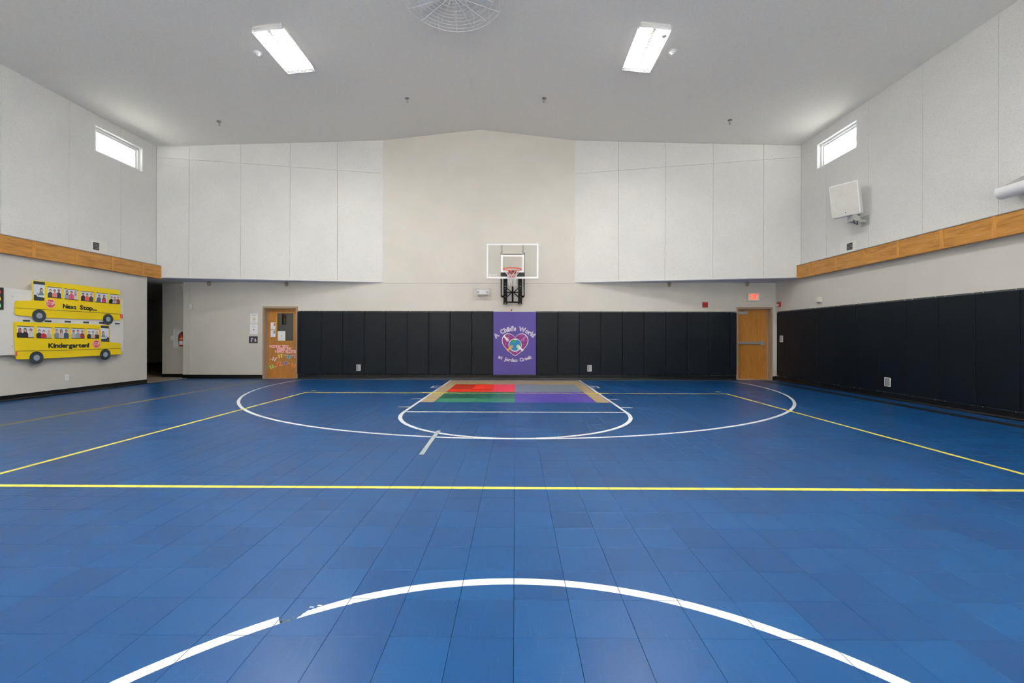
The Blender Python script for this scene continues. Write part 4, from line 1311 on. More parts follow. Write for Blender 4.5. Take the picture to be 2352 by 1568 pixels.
for cx_ in (318, 492):
    c_ = h0[0] + (h1[0] - h0[0]) * (cx_ - 290) / 230
    mb = MB().use(M['dark']).tube([(c_ + 0.030 * cos(k * pi / 3 + 0.3), BW - 0.108, (h0[1] + h1[1]) / 2 + 0.030 * sin(k * pi / 3 + 0.3)) for k in range(6)], 0.004, 5, closed=True)
    mb.use(M['clear']).lathe([(0.026, 0), (0.022, 0.014), (0, 0.018)], (c_, BW - 0.10, (h0[1] + h1[1]) / 2), (0, -1, 0), 16)
    el.part('lamp_head', mb)
w0 = (-1.1898, 2.3297); w1 = (-0.6739, 2.559)
mb = MB().use(M['shade'])
for k in range(7):
    x = w0[0] + (w1[0] - w0[0]) * k / 6
    mb.tube([(x, BW - 0.01, w1[1] + 0.012), (x, BW - 0.17, w1[1]), (x, BW - 0.17, w0[1]), (x, BW - 0.01, w0[1] - 0.012)], 0.0016, 4)
for z in (w1[1], w0[1]):
    mb.tube([(w0[0], BW - 0.17, z), (w1[0], BW - 0.17, z)], 0.0022, 4)
el.part('wire_guard', mb)

# ---------------------------------------------------------------- exit sign, alarms, boxes
x0_ = (6.5296, 2.2258); x1_ = (6.8734, 2.4562)
ex = Thing('exit_sign', 'small illuminated exit sign with red letters above the plain oak door', 'exit sign', ((x0_[0] + x1_[0]) / 2, BW, x0_[1]))
mb = MB().use(M['offwhite']); ringbox(mb, x0_[0], x0_[1], x1_[0], x1_[1], 0.028, BW - 0.045, BW); mb.box(x0_[0] + 0.02, BW - 0.03, x0_[1] + 0.02, x1_[0] - 0.02, BW, x1_[1] - 0.02)
ex.part('housing', mb)
ex.part('face', MB().use(M['exitg']).box(x0_[0] + 0.028, BW - 0.034, x0_[1] + 0.026, x1_[0] - 0.028, BW - 0.030, x1_[1] - 0.024))
ta = (6.5946, 2.2681); tb = (6.8316, 2.4161)
fr_ = [0, .27, .56, .70, 1.0]
for k, ch in enumerate('EXIT'):
    mb = MB().use(M['exit'])
    xa = ta[0] + (tb[0] - ta[0]) * (fr_[k] + 0.015); xb = ta[0] + (tb[0] - ta[0]) * (fr_[k + 1] - 0.02)
    put_text(mb, ch, ((xa, ta[1]), (xb, ta[1]), (xb, tb[1]), (xa, tb[1])), lambda p: (p[0], BW - 0.0355, p[1]), 0.0, 0.003)
    ex.part('letter', mb)

a0 = (5.2776, 2.0459); a1 = (5.429, 2.1941)
al = Thing('alarm_panel', 'square dark red alarm panel on the wall left of the plain oak door', 'fire alarm', ((a0[0] + a1[0]) / 2, BW, a0[1]))
al.part('plate', MB().use(M['firered']).box(a0[0], BW - 0.025, a0[1], a1[0], BW, a1[1], 0.005))
al.part('cover', MB().use(M['firered']).box(a0[0] + 0.02, BW - 0.032, a0[1] + 0.02, a1[0] - 0.02, BW - 0.02, a1[1] - 0.02, 0.006))

s_a = (12.2236, 2.0519); s_b = (12.0934, 2.1878)
st = Thing('strobe_alarm', 'red fire strobe with a clear lens in the corner beside the plain oak door', 'fire alarm', (RW, 12.12, s_a[1]))
st.part('body', MB().use(M['firered']).box(RW - 0.05, 12.06, s_a[1], RW, 12.18, s_b[1], 0.008))
st.part('lens', MB().use(M['white']).lathe([(0.035, 0), (0.030, 0.02), (0.0, 0.032)], (RW - 0.05, 12.12, s_a[1] + 0.045), (-1, 0, 0), 14))
hb0 = (10.4464, 2.0557); hb1 = (10.5823, 2.1826)
hb = Thing('sensor_box', 'cream plastic box on the right wall above the pads', 'wall box', (RW, (hb0[0] + hb1[0]) / 2, hb0[1]))
hb.part('housing', MB().use(M['offwhite']).box(RW - 0.075, hb0[0], hb0[1], RW, hb1[0], hb1[1], 0.008))
hb.part('lens', MB().use(M['offwhite']).box(RW - 0.082, hb0[0] + 0.03, hb0[1] + 0.015, RW - 0.07, hb1[0] - 0.03, hb1[1] - 0.02, 0.004))
hb.part('lower_cap', MB().use(M['shade']).box(RW - 0.05, hb0[0] + 0.03, hb0[1] - 0.035, RW, hb1[0] - 0.03, hb0[1]))
ms = (-9.267, 1.9731); ms1 = (-9.1721, 2.1034)
t = Thing('motion_sensor', 'small white sensor high on the beige wall beside the corridor opening', 'sensor', ((ms[0] + ms1[0]) / 2, BW, ms[1]))
t.part('housing', MB().use(M['white']).box(ms[0], BW - 0.05, ms[1], ms1[0], BW, ms1[1], 0.008))
t.part('lens', MB().use(M['offwhite']).box(ms[0] + 0.025, BW - 0.056, ms[1] + 0.02, ms1[0] - 0.025, BW - 0.045, ms[1] + 0.06, 0.004))

# outlets and switch plates
def outlet(name, label, T, w, h, kind, group=None):
    """local: x right, z up, -y into the room"""
    t = Thing(name, label, 'outlet' if kind != 'switch' else 'light switch', tuple(T[:3]), group, local=True)
    t.o.rotation_euler = (0, 0, T[3])
    if kind == 'pad':
        f = MB().use(M['white'])
        fw = 0.014
        f.box(-w / 2, -0.058, -h / 2, w / 2, -0.050, -h / 2 + fw); f.box(-w / 2, -0.058, h / 2 - fw, w / 2, -0.050, h / 2)
        f.box(-w / 2, -0.058, -h / 2 + fw, -w / 2 + fw, -0.050, h / 2 - fw); f.box(w / 2 - fw, -0.058, -h / 2 + fw, w / 2, -0.050, h / 2 - fw)
        t.part('cutout_rim', f)
        t.part('recess', MB().use(M['dark']).box(-w / 2 + fw, -0.0535, -h / 2 + fw, w / 2 - fw, -0.0515, h / 2 - fw))
        t.part('cover_plate', MB().use(M['alu']).box(-w / 2 + fw + 0.018, -0.056, -h / 2 + fw + 0.004, w / 2 - fw - 0.002, -0.0535, h / 2 - fw - 0.004, 0.001))
        for z in (-0.022, 0.022):
            t.part('socket', MB().use(M['shade']).box(-0.008, -0.0575, z - 0.013, 0.022, -0.0555, z + 0.013, 0.001))
    else:
        t.part('cover_plate', MB().use(M['white']).box(-w / 2, -0.006, -h / 2, w / 2, 0, h / 2, 0.002))
        if kind == 'outlet':
            for z in (-0.02, 0.02):
                s = t.part('socket', MB().use(M['white']).prism(circle(0, z, 0.016, 0.014, 16), -0.009, -0.005, 1))
                t.part('slot', MB().use(M['dark']).box(-0.008, -0.0096, z - 0.004, -0.006, -0.0088, z + 0.006), parent=s)
                t.part('slot', MB().use(M['dark']).box(0.006, -0.0096, z - 0.004, 0.008, -0.0088, z + 0.006), parent=s)
        else:
            t.part('rocker', MB().use(M['white']).box(-0.016, -0.012, -0.032, 0.016, -0.005, 0.032, 0.003))
o_ = (8.9953, 0.3368)
outlet('wall_outlet', 'white wall outlet low under the paper school buses', (LW, o_[0], o_[1], pi / 2), 0.085, 0.125, 'outlet')
o_ = (-10.015, 1.1514)
outlet('light_switch', 'white switch plate beside the fire extinguisher cabinet', (o_[0], 12.60, o_[1], 0), 0.085, 0.125, 'switch')
for (x, z), l in (((-4.4335, 0.3225), 'outlet in a pad cutout left of the purple pad'), ((2.0926, 0.322), 'outlet in a pad cutout right of the purple pad')):
    outlet('pad_outlet', l, (x, BW, z, 0), 0.12, 0.175, 'pad', 'outlets in cutouts of the wall pads')
for (y, z), l, w, h in (((8.5588, 0.3367), 'outlet in a low cutout of the right wall pads', 0.135, 0.175), ((11.9552, 1.1632), 'switch plate in a high cutout of the pads beside the plain oak door', 0.14, 0.175)):
    outlet('pad_outlet', l, (RW - 0.0, y, z, -pi / 2), w, h, 'pad', 'outlets in cutouts of the wall pads')

# small vents over the oak bands
def vent(face, sgn, pl, label):
    (y0, z0), (y1, z1), (ya, za), (yb, zb) = pl
    t = Thing('wall_vent', label, 'vent', (face, (y0 + y1) / 2, z0), 'small vents above the oak bands')
    t.part('plate', MB().use(M['board']).box(face - sgn * 0.008, min(y0, y1), z0, face, max(y0, y1), z1, 0.002))
    t.part('opening', MB().use(M['dark']).box(face - sgn * 0.0095, min(ya, yb), za, face - sgn * 0.008, max(ya, yb), zb))
    n = 5
    for k in range(1, n):
        z = za + (zb - za) * k / n
        t.part('slat', MB().use(M['alu']).box(face - sgn * 0.012, min(ya, yb), z - 0.003, face - sgn * 0.0095, max(ya, yb), z + 0.003))
vent(UL, -1, ((9.5609, 3.0777), (9.9404, 3.3529), (9.5955, 3.133), (9.7416, 3.2951)), 'small white vent plate above the left oak band')
vent(UR, 1, ((9.3991, 3.0578), (9.8254, 3.2981), (9.4595, 3.1168), (9.6203, 3.2641)), 'small white vent plate above the right oak band under the speaker')

# ---------------------------------------------------------------- speaker on a bracket
sp = Thing('wall_speaker', 'square white loudspeaker tilted on a bracket below the right window', 'speaker', (UR, 9.15, 3.55))
R_ = Matrix.Translation((6.93, 9.17, 4.09)) @ Matrix.Rotation(radians(-49), 4, 'Z') @ Matrix.Rotation(radians(9), 4, 'X') @ Matrix.Rotation(radians(-3), 4, 'Y')
# local: -y is the front
mb = MB().use(M['white']); mb.T = R_; mb.box(-0.25, -0.12, -0.34, 0.25, 0.13, 0.34, 0.03); sp.part('cabinet', mb)
mb = MB().use(M['spkg']); mb.T = R_; mb.box(-0.225, -0.126, -0.315, 0.225, -0.119, 0.315, 0.004); gr = sp.part('grille', mb)
mb = MB().use(M['spkg']); mb.T = R_; mb.tube([(0.18 * cos(k * pi / 16) + 0.03, -0.127, 0.18 * sin(k * pi / 16) - 0.05) for k in range(32)], 0.002, 4, closed=True); sp.part('cone_outline', mb, parent=gr)
mb = MB().use(M['dark']); mb.T = R_; mb.lathe([(0.010, 0), (0.010, 0.003), (0, 0.003)], (0.0, -0.127, -0.27), (0, -1, 0), 14); sp.part('badge', mb, parent=gr)
mb = MB().use(M['shade']); mb.box(6.98, 9.04, 3.62, 7.12, 9.20, 3.76, 0.004); mb.box(7.04, 9.09, 3.60, UR, 9.15, 3.66, 0.004); mb.box(UR - 0.01, 9.02, 3.54, UR, 9.22, 3.74); sp.part('bracket', mb)
mb = MB().use(M['black']); mb.tube([(7.0, 9.05, 3.66), (6.99, 9.02, 3.56), (7.06, 9.03, 3.54), (7.10, 9.08, 3.62)], 0.008, 6); mb.tube([(7.02, 9.10, 3.745), (7.10, 9.02, 3.735), (7.16, 9.10, 3.75)], 0.008, 6); sp.part('cable', mb)

# half round wall fixture at the right edge
wf = Thing('wall_fixture', 'long half round white fixture on the right wall above the oak band', 'wall fixture', (UR, 5.6, 3.3))
Fx = 7.02
fy1 = 6.4008
zf0 = 3.223; 
rc_ = 0.105
prof = [(UR - 0.05, zf0 + 0.19)] + [(Fx + 0.075 - rc_ * cos(radians(a_)), zf0 + rc_ - rc_ * sin(radians(a_))) for a_ in range(-30, 171, 10)] + [(UR - 0.05, zf0 + 0.12)]
mb = MB().use(M['white']).prism([(p[0], p[1]) for p in prof], fy1 - 1.9, fy1, 1)
wf.part('trough', mb)
mb = MB().use(M['shade']).prism([(Fx - 0.015, zf0 + 0.157), (Fx + 0.02, zf0 + 0.157), (UR - 0.015, zf0 + 0.30), (UR - 0.04, zf0 + 0.30)], fy1 - 1.9, fy1 - 0.10, 1)
wf.part('reflector', mb)
mb = MB().use(M['shade'])
for y in (fy1 - 0.55, fy1 - 1.5): mb.box(Fx + 0.12, y - 0.10, zf0 - 0.05, UR, y + 0.10, zf0 + 0.03, 0.004)
wf.part('bracket', mb)

# ---------------------------------------------------------------- fire extinguisher in a wall cabinet
c0 = (-9.9575, 0.8602); c1x = -9.30; c1z = 1.4135
cb = Thing('extinguisher_cabinet', 'white framed wall cabinet in the corridor, partly hidden by the wall corner', 'cabinet', (c0[0], 12.60, c0[1]))
mb = MB().use(M['white']); ringbox(mb, c0[0], c0[1], c0[0] + 0.40, c1z, 0.045, 12.575, 12.60, 0.035); cb.part('frame', mb)
mb = MB().use(M['shade']); ringbox(mb, c0[0] + 0.045, c0[1] + 0.035, c0[0] + 0.355, c1z - 0.035, 0.004, 12.595, 12.60, 0.004); mb.use(M['white']).box(c0[0] + 0.045, 12.5985, c0[1] + 0.035, c0[0] + 0.355, 12.5995, c1z - 0.035); cb.part('back_panel', mb)
exx = -9.6856 + 0.012
fe = Thing('fire_extinguisher', 'red fire extinguisher with a white label inside the wall cabinet', 'fire extinguisher', (exx, 12.53, c0[1] + 0.05))
zb2 = c0[1] + 0.05
fe.part('cylinder', MB().use(M['extred']).lathe([(0, 0), (0.058, 0), (0.063, 0.012), (0.063, 0.27), (0.05, 0.33), (0.022, 0.375), (0, 0.375)], (exx, 12.53, zb2), (0, 0, 1), 28))
fe.part('label_band', MB().use(M['white_p']).lathe([(0.0638, 0.035), (0.0638, 0.15), (0.0630, 0.15), (0.0630, 0.035)], (exx, 12.53, zb2), (0, 0, 1), 28))
fe.part('label_sticker', MB().use(M['gold']).lathe([(0.0638, 0.20), (0.0638, 0.235), (0.0630, 0.235), (0.0630, 0.20)], (exx, 12.53, zb2), (0, 0, 1), 28))
fe.part('valve', MB().use(M['black']).lathe([(0.018, 0.375), (0.018, 0.40), (0.012, 0.41), (0, 0.41)], (exx, 12.53, zb2), (0, 0, 1), 12))
fe.part('lever', MB().use(M['black']).tube([(exx - 0.02, 12.53, zb2 + 0.405), (exx + 0.07, 12.53, zb2 + 0.425)], 0.007, 6).tube([(exx - 0.01, 12.53, zb2 + 0.40), (exx + 0.07, 12.53, zb2 + 0.39)], 0.006, 6))
fe.part('hose', MB().use(M['black']).tube([(exx - 0.01, 12.53, zb2 + 0.395), (exx - 0.05, 12.53, zb2 + 0.375), (exx - 0.085, 12.53, zb2 + 0.32), (exx - 0.088, 12.53, zb2 + 0.20), (exx - 0.075, 12.53, zb2 + 0.06)], 0.009, 8))

# ---------------------------------------------------------------- notices beside and on the decorated door
def sheet(name, label, cat, q, y, mat='white_p', group=None, th=0.0015):
    """q: lower left and upper right corner (x, z) on a plane facing the room"""
    (x0, z0), (x1, z1) = q
    t = Thing(name, label, cat, ((x0 + x1) / 2, y, z0), group)
    t.part('sheet', MB().use(M[mat]).box(x0, y - th, z0, x1, y, z1))
    def P(a, b, k=1): return (x0 + (x1 - x0) * a, y - th - 0.0004 * k, z0 + (z1 - z0) * b)
    def lines(mb, rows, k=1):
        for b, a0, a1, hh in rows:
            n = max(2, int((a1 - a0) * 12))
            for i in range(n):                      # word-like dashes of unreadable small print
                u0 = a0 + (a1 - a0) * i / n; u1 = u0 + (a1 - a0) / n * 0.78
                mb.face(mb.pts([P(u0, b, k), P(u1, b, k), P(u1, b + hh, k), P(u0, b + hh, k)]))
    return t, P, lines
WY = BW - 0.001
t, P, lines = sheet('notice', 'white notice with a round crossed out symbol, uppermost beside the decorated door', 'notice', ((-7.5415, 1.5725), (-7.3321, 1.8468)), WY)
mb = MB().use(pcol((150, 152, 158))); lines(mb, [(0.86, .14, .86, .03), (0.77, .14, .86, .045), (0.16, .15, .85, .02), (0.12, .18, .80, .02), (0.08, .3, .6, .02)])
o = t.part('small_print', mb); o['kind'] = 'stuff'
mb = MB().use(pcol((212, 180, 140)))
for k in range(24):
    a, b = 2 * pi * k / 24, 2 * pi * (k + 1) / 24
    mb.face(mb.pts([P(.5 + .25 * cos(a), .46 + .19 * sin(a), 2), P(.5 + .25 * cos(b), .46 + .19 * sin(b), 2), P(.5 + .20 * cos(b), .46 + .15 * sin(b), 2), P(.5 + .20 * cos(a), .46 + .15 * sin(a), 2)]))
mb.face(mb.pts([P(.33, .60, 3), P(.36, .62, 3), P(.68, .33, 3), P(.65, .31, 3)]))
mb.use(pcol((96, 80, 66))); mb.face(mb.pts([P(.42, .40, 2), P(.60, .36, 2), P(.58, .47, 2), P(.50, .54, 2)]))
o = t.part('crossed_symbol', mb); o['kind'] = 'stuff'
t, P, lines = sheet('notice', 'white notice with a tiny dark heart, middle one beside the decorated door', 'notice', ((-7.5516, 1.2631), (-7.3314, 1.5409)), WY)
mb = MB().use(pcol((186, 188, 194))); lines(mb, [(0.84, .22, .78, .03), (0.76, .36, .66, .025), (0.68, .34, .70, .03), (0.21, .30, .66, .02), (0.16, .40, .60, .015)])
o = t.part('small_print', mb); o['kind'] = 'stuff'
mb = MB().use(pcol((78, 90, 88)))
mb.face(mb.pts([P(.40, .46), P(.50, .36), P(.61, .46), (P(.60, .51)), P(.53, .49), P(.50, .47), P(.46, .50), P(.41, .50)]))
t.part('heart_print', mb)
t, P, lines = sheet('poster', 'small dark framed picture below the two notices', 'picture', ((-7.5774, 1.0048), (-7.3306, 1.2045)), WY, 'dark', th=0.008)
for (a, b, r, c) in ((.30, .62, .08, (225, 222, 226)), (.42, .68, .07, (230, 226, 230)), (.36, .50, .06, (210, 206, 214)), (.22, .40, .05, (196, 196, 204)), (.30, .30, .08, (222, 216, 224)), (.58, .50, .06, (150, 60, 100)), (.66, .40, .06, (128, 50, 90)), (.74, .58, .08, (232, 228, 232)), (.78, .36, .10, (236, 230, 234)), (.66, .28, .05, (214, 190, 210)), (.50, .35, .05, (170, 130, 165)), (.54, .72, .04, (140, 100, 150))):
    mb = MB().use(pcol(c)); mb.face(mb.pts([P(a + r * cos(k * pi / 4), b + r * 1.2 * sin(k * pi / 4)) for k in range(8)])); t.part('blot', mb)
mb = MB().use(pcol((150, 150, 146))); lines(mb, [(0.90, .08, .35, .03), (0.90, .62, .94, .02), (0.08, .2, .45, .03), (0.08, .55, .9, .03)])
o = t.part('small_print', mb); o['kind'] = 'stuff'

LY_ = DY - 0.001
for nm, q, ph, c1, c2 in (('upper', ((-7.0517, 1.398), (-6.9123, 1.6017)), (.62, .52, .92, .90), (70, 40, 40), (200, 70, 60)), ('lower', ((-7.0529, 1.1803), (-6.915, 1.3791)), (.58, .52, .92, .88), (40, 40, 46), (120, 140, 150))):
    t, P, lines = sheet('notice', 'narrow white profile sheet on the decorated door, %s of two beside its window' % nm, 'notice', q, LY_)
    mb = MB().use(pcol(c1)); a, b, c, d = ph
    mb.face(mb.pts([P(a, (b + d) / 2), P(c, (b + d) / 2), P(c, d), P(a, d)])); mb.use(pcol(c2)); mb.face(mb.pts([P(a, b), P(c, b), P(c, (b + d) / 2), P(a, (b + d) / 2)]))
    mb.use(pcol((222, 184, 160))); mb.face(mb.pts([P((a + c) / 2 + .09 * cos(k * pi / 4), (b + d) / 2 + .06 + .07 * sin(k * pi / 4), 2) for k in range(8)]))
    o = t.part('portrait_print', mb); o['kind'] = 'stuff'
    mb = MB().use(pcol((170, 190, 214))); lines(mb, [(0.86, .12, .5, .03), (0.76, .12, .5, .02), (0.66, .12, .5, .02), (0.5, .12, .45, .03), (0.36, .12, .85, .02), (0.26, .12, .85, .02), (0.16, .12, .8, .02)])
    o = t.part('small_print', mb); o['kind'] = 'stuff'
t, P, lines = sheet('notice', 'white notice taped inside the lower left of the door window', 'notice', ((-6.8548, 1.0702), (-6.6337, 1.3541)), DY + 0.0095)
mb = MB().use(pcol((196, 204, 208))); lines(mb, [(0.88, .12, .88, .03), (0.78, .2, .8, .02), (0.70, .2, .8, .02), (0.26, .15, .85, .02), (0.18, .15, .85, .02), (0.10, .3, .7, .02)])
o = t.part('small_print', mb); o['kind'] = 'stuff'
mb = MB().use(pcol((232, 176, 150))); mb.face(mb.pts([P(.40, .47), P(.50, .38), P(.64, .46), P(.62, .53), P(.52, .50), P(.44, .54)])); mb.use(pcol((70, 120, 90))); mb.face(mb.pts([P(.42, .56, 2), P(.60, .55, 2), P(.50, .60, 2)]))
o = t.part('flower_print', mb); o['kind'] = 'stuff'

# cut out letters on the door
pl = Thing('paper_lettering', 'pink cut out capital letters across the middle of the decorated door', 'paper letters', (-6.66, DY, 0.85))
to_d = lambda k: (lambda p: (p[0], DY - 0.002 - 0.001 * k, p[1]))
def word(s, bl, tr, lean=0.0):
    x0, z0 = bl; x1, z1 = tr
    ww = []
    for ch in s:
        V, F = text2d(ch, 1.0); ww.append((max(v[0] for v in V) - min(v[0] for v in V)) + 0.16)
    tot = sum(ww); p = 0
    for ch, w in zip(s, ww):
        a = x0 + (x1 - x0) * (p + 0.05) / tot; b = x0 + (x1 - x0) * (p + w - 0.05) / tot; p += w
        e = MB().use(M['pinkedge']); put_text(e, ch, ((a - 0.006, z0 - 0.006), (b + 0.006, z0 - 0.006), (b + 0.006, z1 + 0.006), (a - 0.006, z1 + 0.006)), to_d(0), 0.0, 0.0065)
        o = pl.part('letter', e)
        f = MB().use(M['pinktxt']); put_text(f, ch, ((a, z0), (b, z0), (b, z1), (a, z1)), to_d(1), 0.0, 0.003)
        pl.part('letter_face', f, parent=o)
word('MOMMY', (-7.0747, 0.8824), (-6.7661, 0.9376)); word('YOU', (-6.713, 0.8833), (-6.5524, 0.9381))
word('MAKE', (-6.8527, 0.8157), (-6.6406, 0.8706)); word('MY', (-6.5762, 0.8132), (-6.451, 0.8679))
word('HEART', (-6.9104, 0.7387), (-6.6565, 0.797)); word('FLUTTER', (-6.6082, 0.7298), (-6.2468, 0.7916))

def butterfly(label, cxz, ang, col, sc=0.060):
    t = Thing('paper_butterfly', label, 'paper butterfly', (cxz[0], DY, cxz[1]), 'paper butterflies on the decorated door')
    ca, sa = cos(ang), sin(ang)
    def P(u, v, k): return (cxz[0] + (u * ca - v * sa) * sc, DY - 0.003 - 0.0008 * k, cxz[1] + (u * sa + v * ca) * sc)
    wing = [(0.05, 0.0), (0.30, 0.55), (0.75, 0.95), (1.05, 0.80), (0.98, 0.30), (0.62, 0.02), (0.85, -0.25), (0.82, -0.75), (0.50, -1.0), (0.22, -0.75), (0.06, -0.3)]
    for s in (-1, 1):
        mb = MB().use(pcol(col))
        c = mb.pt(P(s * 0.55, 0.0, 0)); ids = mb.pts([P(s * a, b, 0) for a, b in wing])
        for k in range(len(ids)): mb.face([c, ids[k], ids[(k + 1) % len(ids)]])
        w = t.part('wing', mb)
        sp_ = MB().use(M['white_p'])
        for (a, b, r) in ((0.80, 0.62, 0.11), (0.60, -0.62, 0.12)): sp_.face(sp_.pts([P(s * a + r * cos(k * pi / 3), b + r * sin(k * pi / 3), 1) for k in range(6)]))
        o = t.part('wing_spots', sp_, parent=w); o['kind'] = 'stuff'
    t.part('body', MB().use(M['ink']).tube([P(0, 0.55, 3), P(0.02, 0, 3), P(0, -0.75, 3)], 0.0055, 6))
    mb = MB().use(M['white_p']); mb.tube([P(0.0, 0.5, 2), P(0.28, 0.95, 2)], 0.0022, 4); t.part('antenna', mb)
    mb = MB().use(M['white_p']); mb.tube([P(0.0, 0.5, 2), P(-0.28, 0.95, 2)], 0.0022, 4); t.part('antenna', mb)
for l, p, a, c in (('yellow butterfly, left one under the pink letters', (-6.7719, 0.6334), 0.25, (240, 220, 90)), ('sky blue butterfly right of the yellow one', (-6.5308, 0.6148), -0.25, (96, 196, 226)),
                   ('rose butterfly cut off by the door edge at the upper right', (-6.3219, 0.6313), 0.1, (214, 130, 160)), ('pale pink butterfly at the left below the yellow one', (-6.9485, 0.5465), -0.35, (236, 206, 214)),
                   ('coral butterfly in the middle of the lower rows', (-6.8164, 0.4091), -0.05, (238, 120, 96)), ('lilac blue butterfly under the sky blue one', (-6.6123, 0.4305), 0.2, (142, 140, 214)),
                   ('lime green butterfly, lowest at the left', (-7.0204, 0.3221), 0.3, (176, 226, 120)), ('orange butterfly, lowest at the right door edge', (-6.3904, 0.3623), -0.3, (242, 140, 50))):
    butterfly('paper ' + l, p, a, c)
for k, (p, w_) in enumerate((((-7.0418, 0.5462), .04), ((-6.8538, 0.5931), .035), ((-6.6482, 0.6593), .05), ((-6.4152, 0.6535), .03), ((-6.9095, 0.3288), .035), ((-6.736, 0.3709), .03), ((-6.5191, 0.4227), .03))):
    t = Thing('name_tag', 'tiny pink name strip ' + ('left of the pale pink butterfly', 'between the pale pink and the yellow butterfly', 'between the yellow and the sky blue butterfly', 'left of the rose butterfly', 'right of the lime green butterfly', 'right of the coral butterfly', 'right of the lilac blue butterfly')[k], 'name tag', (p[0], DY, p[1]), 'pink name strips on the decorated door')
    t.part('strip', MB().use(M['pinktxt']).box(p[0] - w_, DY - 0.002, p[1] - 0.009, p[0] + w_, DY - 0.0005, p[1] + 0.009))
    t.part('writing', MB().use(M['pinkedge']).box(p[0] - w_ * 0.8, DY - 0.0028, p[1] - 0.003, p[0] + w_ * 0.8, DY - 0.002, p[1] + 0.003))

# ---------------------------------------------------------------- school bus display on the left wall
BX = -9.27
bd = Thing('display_board', 'large off white foam board on the left wall behind the paper buses', 'display board', (LW, 9.0, 0.72))
c_tl = (7.7954, 2.0722); c_tr = (10.2007, 2.0714); c_br = (10.206, 0.8507); c_bl = (7.7976, 0.8489)
bpoly = [(7.10, c_bl[1]), c_br, c_tr, (7.10, c_tl[1])]
bd.part('panel', MB().use(M['board']).prism(bpoly, LW + 0.03, BX, 0))
bd.part('edge', MB().use(M['board']).prism([(7.10, c_bl[1] - 0.012), (c_bl[0], c_bl[1] - 0.012), (c_bl[0], c_tl[1] + 0.0), (7.10, c_tl[1])], LW + 0.003, LW + 0.03, 0))
for y, z in ((7.942, 1.9308), (7.9411, 1.0106)):
    bd.part('pin', MB().use(M['steel']).lathe([(0.008, 0), (0.006, 0.006), (0, 0.008)], (BX, y, z), (1, 0, 0), 8))
for q in (((8.1096, 1.5041), (8.229, 1.4721)), ((8.489, 1.5106), (8.612, 1.4736)), ((8.8672, 1.5146), (8.9912, 1.4775)), ((9.2497, 1.5126), (9.3735, 1.4753)), ((9.6079, 1.5159), (9.7256, 1.4767)), ((9.9864, 1.5095), (10.1093, 1.4725))):
    (ya, za), (yb, zb3) = q
    bd.part('road_dash', MB().use(M['charcoal']).box(BX, ya, zb3, BX + 0.002, yb, za), label='charcoal paper road dash')

